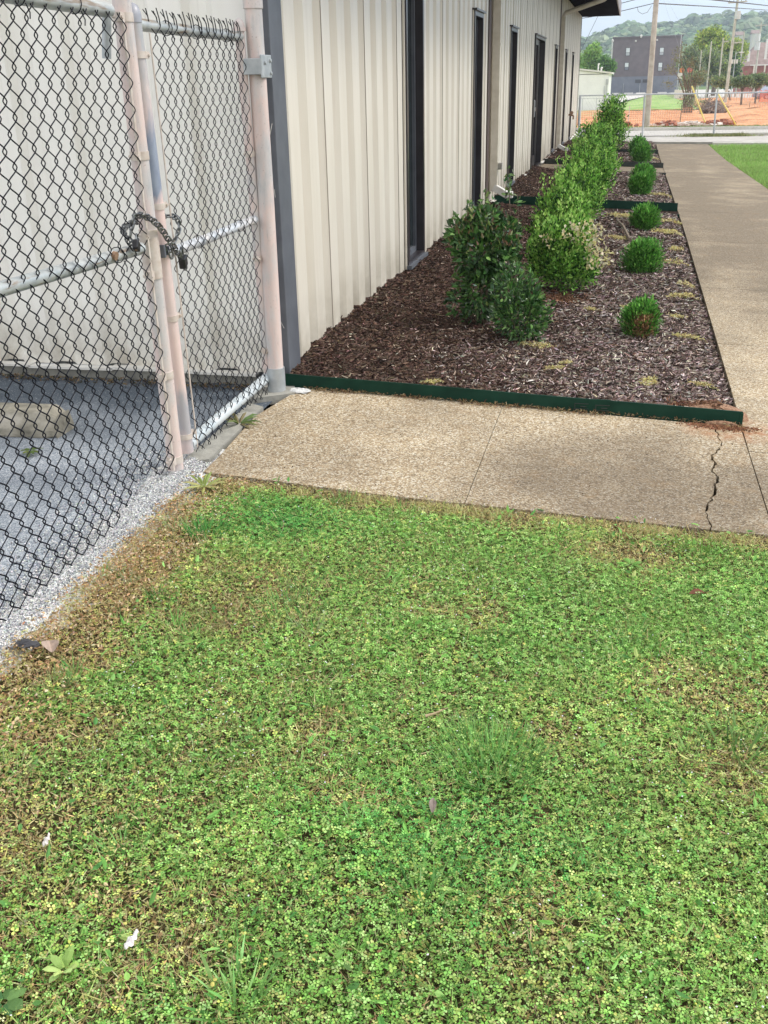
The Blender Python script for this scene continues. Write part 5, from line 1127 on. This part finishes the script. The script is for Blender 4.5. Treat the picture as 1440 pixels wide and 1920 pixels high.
for (x_, zt_, r_) in ((-3.0, 2.72, .06), (-2.72, 2.40, .07)): b = MB(); b.cyl((x_, 100, 1.4), (x_, 100, zt_), r_, 8); b.ball((x_ + .04, 100, zt_), r_ * 1.5, r_ * 1.5, r_, 8, 5); b.build('vent_pipe', mWhite, root, smooth=True)
for (x_, w_, z0, z1) in ((-2.1, .03, -1.1, 1.3), (-2.3, .02, -1.1, .9)): b = MB(); b.box(x_ - w_, x_ + w_, 97.86, 97.96, z0, z1); b.build('pipe', mFar, root)
b = MB(); b.box(-2.2, -2.0, 97.8, 97.95, 1.0, 1.45); b.build('meter_box', mGalv, root); pin(root)
sf = empty('low_fence', (-3.5, 80, gz(0, 80)), 'thin low chain link fence in front of the white shed', 'fence')
for x_ in (-4.6, -3.55, -2.5, -1.6): b = MB(); b.cyl((x_, 84, -1.2), (x_, 84, .12), .025, 6); b.build('post', mFar, sf)
b = MB(); b.cyl((-4.6, 84, .10), (-1.4, 84, .10), .018, 6); b.build('rail', mFar, sf); pin(sf)
tr = empty('trash_bin', (-1.22, 88, gz(0, 88)), 'small grey bin standing by the corner of the white shed', 'bin')
b = MB(); z = gz(0, 88) + .35; b.box(-1.46, -.98, 88, 88.5, z - .4, z + .4); b.build('bin_body', noisy('bin_grey', (.10, .10, .11), (.16, .16, .17), 3, .6), tr, bevel=.03); b = MB(); b.box(-1.5, -.94, 87.95, 88.55, z + .4, z + .48); b.build('lid', mTrim, tr); pin(tr)
# brick building
mBrick = noisy('red_brick', (.27, .095, .075), (.36, .15, .12), 1.5, .9); mShingle = noisy('brown_roof', (.2, .145, .13), (.28, .21, .19), 1.2, .9)
root, z = bldg('brick_building', 'red brick building with grey brown roof and white pillars at the right edge', 18.2, 34, 190, 205, 4.3, mBrick)
b = MB(); b.add([(17.9, 189.6, z + 4.3), (34, 189.6, z + 4.3), (34, 205, z + 4.3), (17.9, 205, z + 4.3), (20.6, 196, 6.6), (34, 196, 6.6)], [(0, 1, 5, 4), (1, 2, 5), (2, 3, 4, 5), (3, 0, 4), (0, 3, 2, 1)]); b.build('roof', mShingle, root)
b = MB(); b.box(19.2, 34, 189.4, 189.58, 2.95, 3.1); b.build('white_fascia', mWhite, root)
for x_, z0, z1 in ((18.55, 3.6, 5.2), (21.2, 3.9, 6.9)): b = MB(); b.box(x_, x_ + .35, 189.0, 189.35, z0, z1); b.build('white_pillar', mWhite, root)
for x_ in (19.7, 21.4, 23): b = MB(); b.box(x_, x_ + .22, 189.2, 189.45, -.5, 2.95); b.build('porch_post', mDown, root)
pin(root)
# signs by the trees
for (x_, zz, r_, c_, lb) in ((6.5, 2.3, .32, (.7, .25, .08), 'round orange sign left of the grey green trees'), (7.5, 2.3, .34, (.65, .15, .12), 'round red sign beside the round orange one')):
    z = gz(x_, 150); root = empty('road_sign', (x_, 149.5, z), lb, 'sign', 'distant roadside signs'); b = MB(); b.cyl((x_, 149.5, z), (x_, 149.5, zz), .04, 6); b.build('post', mFar, root); b = MB(); b.cyl((x_, 149.4, zz), (x_, 149.46, zz), r_, 16); b.build('panel', noisy('sign_paint', c_, tuple(v * .8 for v in c_), 3, .5), root); pin(root)
b = MB(); b.box(6.0, 6.6, 149.2, 149.3, 1.25, 1.95); b.cyl((6.3, 149.3, -1.4), (6.3, 149.3, 1.3), .04, 6); tag(b.build('notice_board', mWhite), 'white square board under the round orange sign', 'sign')
b = MB()
wb = empty('white_barrier', (6.2, 145, gz(6, 145)), 'long low white barrier beside the road, below the grey green trees', 'barrier')
b = MB(); z = gz(6, 145)
for k_ in range(4): b.box(5.6 + k_ * .55, 6.12 + k_ * .55, 145, 145.1, z + .2, z + 1.25 - .08 * k_)
b.build('panels', mWhite, wb); pin(wb)

# car
def suv(x0, y0, ang, label, paint):
    z = gz(x0, y0) + .05; root = empty('parked_car', (x0, y0, z), label, 'car'); ca, sa = math.cos(ang), math.sin(ang)
    L = 4.5; W_ = 1.8; side = [(0, .45), (.05, .85), (.9, 1.0), (1.55, 1.55), (3.4, 1.58), (4.2, 1.05), (4.45, .95), (4.5, .4)]
    def body(side, w0, w1, name, m, par=root):
        b = MB(); n_ = len(side); V = []
        for sgn, in ((-1,), (1,)):
            for (u, v) in side: wv = (w0 if v < 1.02 else w1) / 2; V.append((u, sgn * wv, v))
        V = [(x0 + u * ca - v_ * sa, y0 + u * sa + v_ * ca, z + zz) for (u, v_, zz) in V]
        b.add(V, [tuple(range(n_)), tuple(range(n_, 2 * n_))[::-1]] + [(i, n_ + i, n_ + (i + 1) % n_, (i + 1) % n_) for i in range(n_)]); return b.build(name, m, par)
    body([(0, .3)] + side[:-1] + [(4.5, .3)], 1.8, 1.5, 'body', paint)
    body([(.98, 1.02), (1.55, 1.50), (3.3, 1.52), (4.0, 1.05)], 1.84, 1.56, 'windows', mGlass)
    for u in (.85, 3.6):
        for v_ in (-.82, .82):
            c = (x0 + u * ca - v_ * sa, y0 + u * sa + v_ * ca, z + .33); b = MB(); d = Vector((-sa, ca, 0)) * .11; b.cyl(Vector(c) - d, Vector(c) + d, .33, 16); wh = b.build('wheel', mLock, root, smooth=True); b = MB(); b.cyl(Vector(c) - d * 1.05, Vector(c) + d * 1.05, .19, 12); b.build('rim', mGalv, wh)
    for v_ in (-.65, .65):
        b = MB(); b.obox((x0 - .01 * ca - v_ * sa, y0 - .01 * sa + v_ * ca, z + .72), .06, .32, .14, ang); b.build('headlight', mLit, root)
    pin(root)
suv(14.6, 134, .45, 'dark silver car parked at the right edge beyond the orange netting', noisy('car_paint', (.22, .25, .32), (.25, .28, .35), 2, .25, .3))

# trees
def tree(x_, y_, blobs, n, L, cols, label, trunk_r=.15, name='tree', cat='tree', group='trees beyond the street', trunk_top=None, m=mLeaf, wts=None, bark=mBark, shell=.3, rough=.3, z0=None, limbs=5):
    z = gz(x_, y_) if z0 is None else z0; root = empty(name, (x_, y_, z), label, cat, group); bb = np.array(blobs, float)
    foliage('crown', blobs, n, L, L * .62, cols, wts, m, root, .3, .8, shell, rough, T=KITE, TP=KITEP, seed=x_)
    cx_, cy_, cz_ = bb[:, 0].mean(), bb[:, 1].mean(), bb[:, 2].mean(); b = MB(); b.tube([(x_, y_, z - .2), (x_ * .7 + cx_ * .3, y_, z + (cz_ - z) * .5), (cx_, cy_, cz_)], [trunk_r, trunk_r * .8, trunk_r * .35], 8)
    for q in bb[:limbs]: b.tube([(x_ * .6 + cx_ * .4, y_, z + (cz_ - z) * .55), ((q[0] + x_) / 2, q[1], (q[2] + cz_) / 2 - .2), (q[0], q[1], q[2])], [trunk_r * .5, trunk_r * .3, trunk_r * .12], 5)
    b.build('trunk', bark, root, smooth=True); pin(root)
def blob(cx_, cy_, cz_, rx, ry, rz, k=6, s=.55, seed=0):
    r_ = np.random.default_rng(seed + int(abs(cx_) * 10)); out = [(cx_, cy_, cz_, rx * .72, ry * .72, rz * .75)]
    for i in range(k):
        d = r_.normal(size=3); d /= np.linalg.norm(d); out.append((cx_ + d[0] * rx * .62, cy_ + d[1] * ry * .6, cz_ + d[2] * rz * .62, rx * s * r_.uniform(.6, 1), ry * s, rz * s * r_.uniform(.6, 1)))
    return out
LG = [(.30, .48, .13), (.38, .56, .18), (.20, .36, .09)]; YG = [(.42, .52, .09), (.52, .58, .13), (.30, .40, .08)]; GG_ = [(.22, .29, .14), (.31, .37, .20), (.14, .19, .09)]; DG = [(.05, .12, .03), (.08, .18, .05), (.03, .07, .02)]
tree(-5.0, 140, blob(-5.0, 140, 3.4, 1.3, 1.4, 2.3, 8) + [(-4.7, 140, 5.0, .6, .6, .7)], 4200, .32, LG, 'light green tree behind the white shed, nearest the eave', .18)
tree(-6.4, 142, blob(-6.5, 142, 2.6, 1.2, 1.3, 2.2, 7), 3000, .32, LG, 'light green tree half hidden by the corner of the metal building', .18)
tree(-3.3, 138, blob(-3.2, 138, 2.6, 1.1, 1.1, 1.5, 7), 2800, .3, [(.12, .26, .06), (.18, .34, .09), (.07, .16, .04)], 'darker green tree between the white shed and the dark building', .16)
tree(12.4, 172, blob(11.5, 172, 6.3, 2.7, 2.4, 2.0, 9) + blob(12.8, 172, 4.3, 4.0, 3, 2.6, 10, seed=4) + blob(15.2, 172, 4.9, 1.7, 1.7, 1.8, 5, seed=9), 13000, .42, YG + [(.16, .24, .05)], 'large bright yellow green tree in the middle distance', .35, wts=[3, 2, 3, 3])
tree(7.9, 152, blob(7.7, 152, 3.2, 1.9, 1.8, 1.9, 9), 5200, .34, GG_, 'grey green tree behind the round signs', .2)
tree(10.4, 156, blob(10.4, 156, 2.6, 2.6, 2, 2.3, 9), 6500, .36, GG_ + YG[2:], 'grey green tree in front of the yellow green tree', .22)
tree(13.3, 158, blob(13.3, 158, 2.1, 2.2, 2, 2.2, 8), 5200, .36, DG + GG_[:1], 'dark green tree below the bright yellow green tree', .22)
tree(11.3, 128, blob(10.0, 128, .85, 1.5, 1, .7, 7), 2600, .26, [(.25, .32, .12), (.34, .38, .18), (.14, .2, .08)], 'low pale bush below the thin poles', .08)
tree(7.2, 128, blob(6.9, 128, 1.2, 1.7, 1, .75, 7), 2800, .24, GG_, 'low grey bush behind the thin brown trunks', .08)
tree(10.5, 108, blob(10.35, 108, .95, .95, .8, .65, 7), 2400, .2, [(.17, .24, .10), (.24, .31, .14), (.10, .15, .06)], 'small street tree left of the parked car', .11)
tree(12.2, 112, blob(12.2, 112, 1.05, 1.4, 1, .72, 8), 3000, .2, [(.17, .24, .10), (.26, .33, .15), (.09, .14, .05)], 'small street tree in front of the parked car', .10)
tree(14.6, 116, blob(14.4, 116, 1.0, 1.3, 1, .75, 8), 2600, .2, [(.14, .22, .08), (.2, .28, .11), (.08, .13, .05)], 'small street tree at the far right edge', .10)
# slender multi stem tree in front of the dark building
x_, y_ = 3.75, 76.; z = gz(x_, y_); root = empty('slender_tree', (x_, y_, z), 'slender sparse olive tree in front of the right side of the dark building', 'tree', 'trees beyond the street')
b = MB(); mT = noisy('brown_stem', (.12, .09, .07), (.24, .19, .15), 6, .9)
for (dx, tx, tz) in ((0, -.65, 3.0), (.12, -.4, 2.2), (-.1, -1.0, 1.9), (.2, .35, 2.4), (.3, .7, 1.9), (.05, .1, 2.7), (.4, .95, 1.3)): b.tube([(x_ + dx, y_, z - .1), (x_ + dx * 1.3, y_, z + 1.2), (x_ + tx * .6, y_ + .1, z + 1.6 + tz * .35), (x_ + tx, y_, tz)], [.075, .06, .035, .012], 6)
b.build('trunk', mT, root, smooth=True)
foliage('crown', [(x_ - .8, y_, 2.7, .45, .5, .75), (x_ - .55, y_, 3.3, .25, .3, .4), (x_ - 1.15, y_, 1.9, .5, .4, .35), (x_ + .1, y_, 2.2, .5, .4, .6), (x_ + .7, y_, 1.5, .6, .5, .5), (x_, y_, 1.1, .9, .5, .4), (x_ - 1.3, y_, 1.0, .4, .4, .3)], 1500, .12, .06, [(.20, .19, .09), (.26, .24, .13), (.13, .14, .07)], None, mLeaf, root, .2, .6, .1, .4, T=KITE, TP=KITEP); pin(root)
b = MB(); b.ball((x_, y_, z + .45), 1.0, .4, .35, 10, 6)
foliage('undergrowth', [(x_ + .1, y_, z + .85, .55, .5, .55), (x_ + .9, y_ - 2, z + .6, .9, .5, .35)], 900, .14, .06, GG_, None, mLeaf, None, .4, .6, .1, .4, T=KITE, TP=KITEP)['kind'] = 'stuff'
# hills
def ridge(X): return np.interp(X, [-400, -120, -37, -17, -4, 18, 29, 39, 50, 60, 75, 89, 200, 500], [6, 16, 25, 30.5, 34.5, 33, 33.5, 36, 36.5, 38, 37, 38, 42, 40]) - 5
def hillz(X, Y): return -6 + (ridge(X) + 6) * np.clip((Y - 430) / 370, 0, 1) ** .8 * (1 - .6 * np.clip((Y - 820) / 300, 0, 1)) + (fbm(X, Y, 60, 101) - .5) * 5
sheet('hills', lx(-400, 500, 90), lx(430, 1150, 60), hillz, noisy('hill_ground', (.05, .09, .035), (.09, .13, .05), .05, .95))
r_ = np.random.default_rng(11); nt_ = 3600; X_ = r_.uniform(-70, 175, nt_); Y_ = 440 + 390 * r_.random(nt_) ** .8; Z_ = hillz(X_, Y_)
per = 46; d = rng.normal(size=(nt_, per, 3)); d /= np.linalg.norm(d, axis=2, keepdims=True); d[..., 2] = np.abs(d[..., 2]) * 1.0 - .15
R_ = r_.uniform(3.0, 5.6, nt_) * np.where(r_.random(nt_) < .1, 1.25, 1); P = np.stack([X_, Y_, Z_ + R_ * .7], 1)[:, None, :] + d * R_[:, None, None] * rng.uniform(.75, 1.05, (nt_, per, 1))
tc_ = pal(nt_, [(.11, .20, .08), (.17, .27, .11), (.07, .14, .06), (.26, .34, .16)], [3, 3, 3, 1.2], .15); tt = np.repeat(tc_, per, 0) * rng.uniform(.75, 1.25, (nt_ * per, 1))
P = P.reshape(-1, 3); dd = d.reshape(-1, 3)
U = np.cross(dd, rdir(len(dd))); Rr = np.repeat(R_, per)
tag(scatter('hill_woods', P, U, np.cross(dd, U), [(-.5, -.5, 0), (-.5, .5, 0), (.5, .5, 0), (.5, -.5, 0)], [(0, 1, 2, 3)], Rr * .5, Rr * .42, tt, mLeaf), kind='stuff')
for (x_, zz, w_, lb) in ((37, 15.2, 2.2, 'small white house on the wooded hill, left one'), (42.5, 15.6, 2.6, 'pale house on the wooded hill near the right edge')):
    root = empty('hill_house', (x_, 425, gz(x_, 425)), lb, 'house', 'houses on the wooded hill'); b = MB(); b.box(x_, x_ + w_, 425, 431, -6, zz); b.build('wall', mWhite, root)
    b = MB(); b.add([(x_ - .4, 424.6, zz), (x_ + w_ + .4, 424.6, zz), (x_ + w_ + .4, 431.4, zz), (x_ - .4, 431.4, zz), (x_ - .4, 428, zz + 1.3), (x_ + w_ + .4, 428, zz + 1.3)], [(0, 1, 5, 4), (2, 3, 4, 5), (0, 4, 3), (1, 2, 5), (0, 3, 2, 1)]); b.build('roof', mShingle, root); pin(root)
# air
hz = MB(); hz.box(-1500, 1500, -40, 1500, -60, 140); hm = bpy.data.materials.new('haze'); hm.use_nodes = True; t_ = hm.node_tree; t_.nodes.clear()
ho = t_.nodes.new('ShaderNodeOutputMaterial'); hv = t_.nodes.new('ShaderNodeVolumePrincipled'); hv.inputs['Color'].default_value = (.76, .87, 1, 1); hv.inputs['Density'].default_value = .0006; hv.inputs['Anisotropy'].default_value = .2
t_.links.new(hv.outputs[0], ho.inputs['Volume'])
hob = hz.build('haze', hm); hob['kind'] = 'stuff'
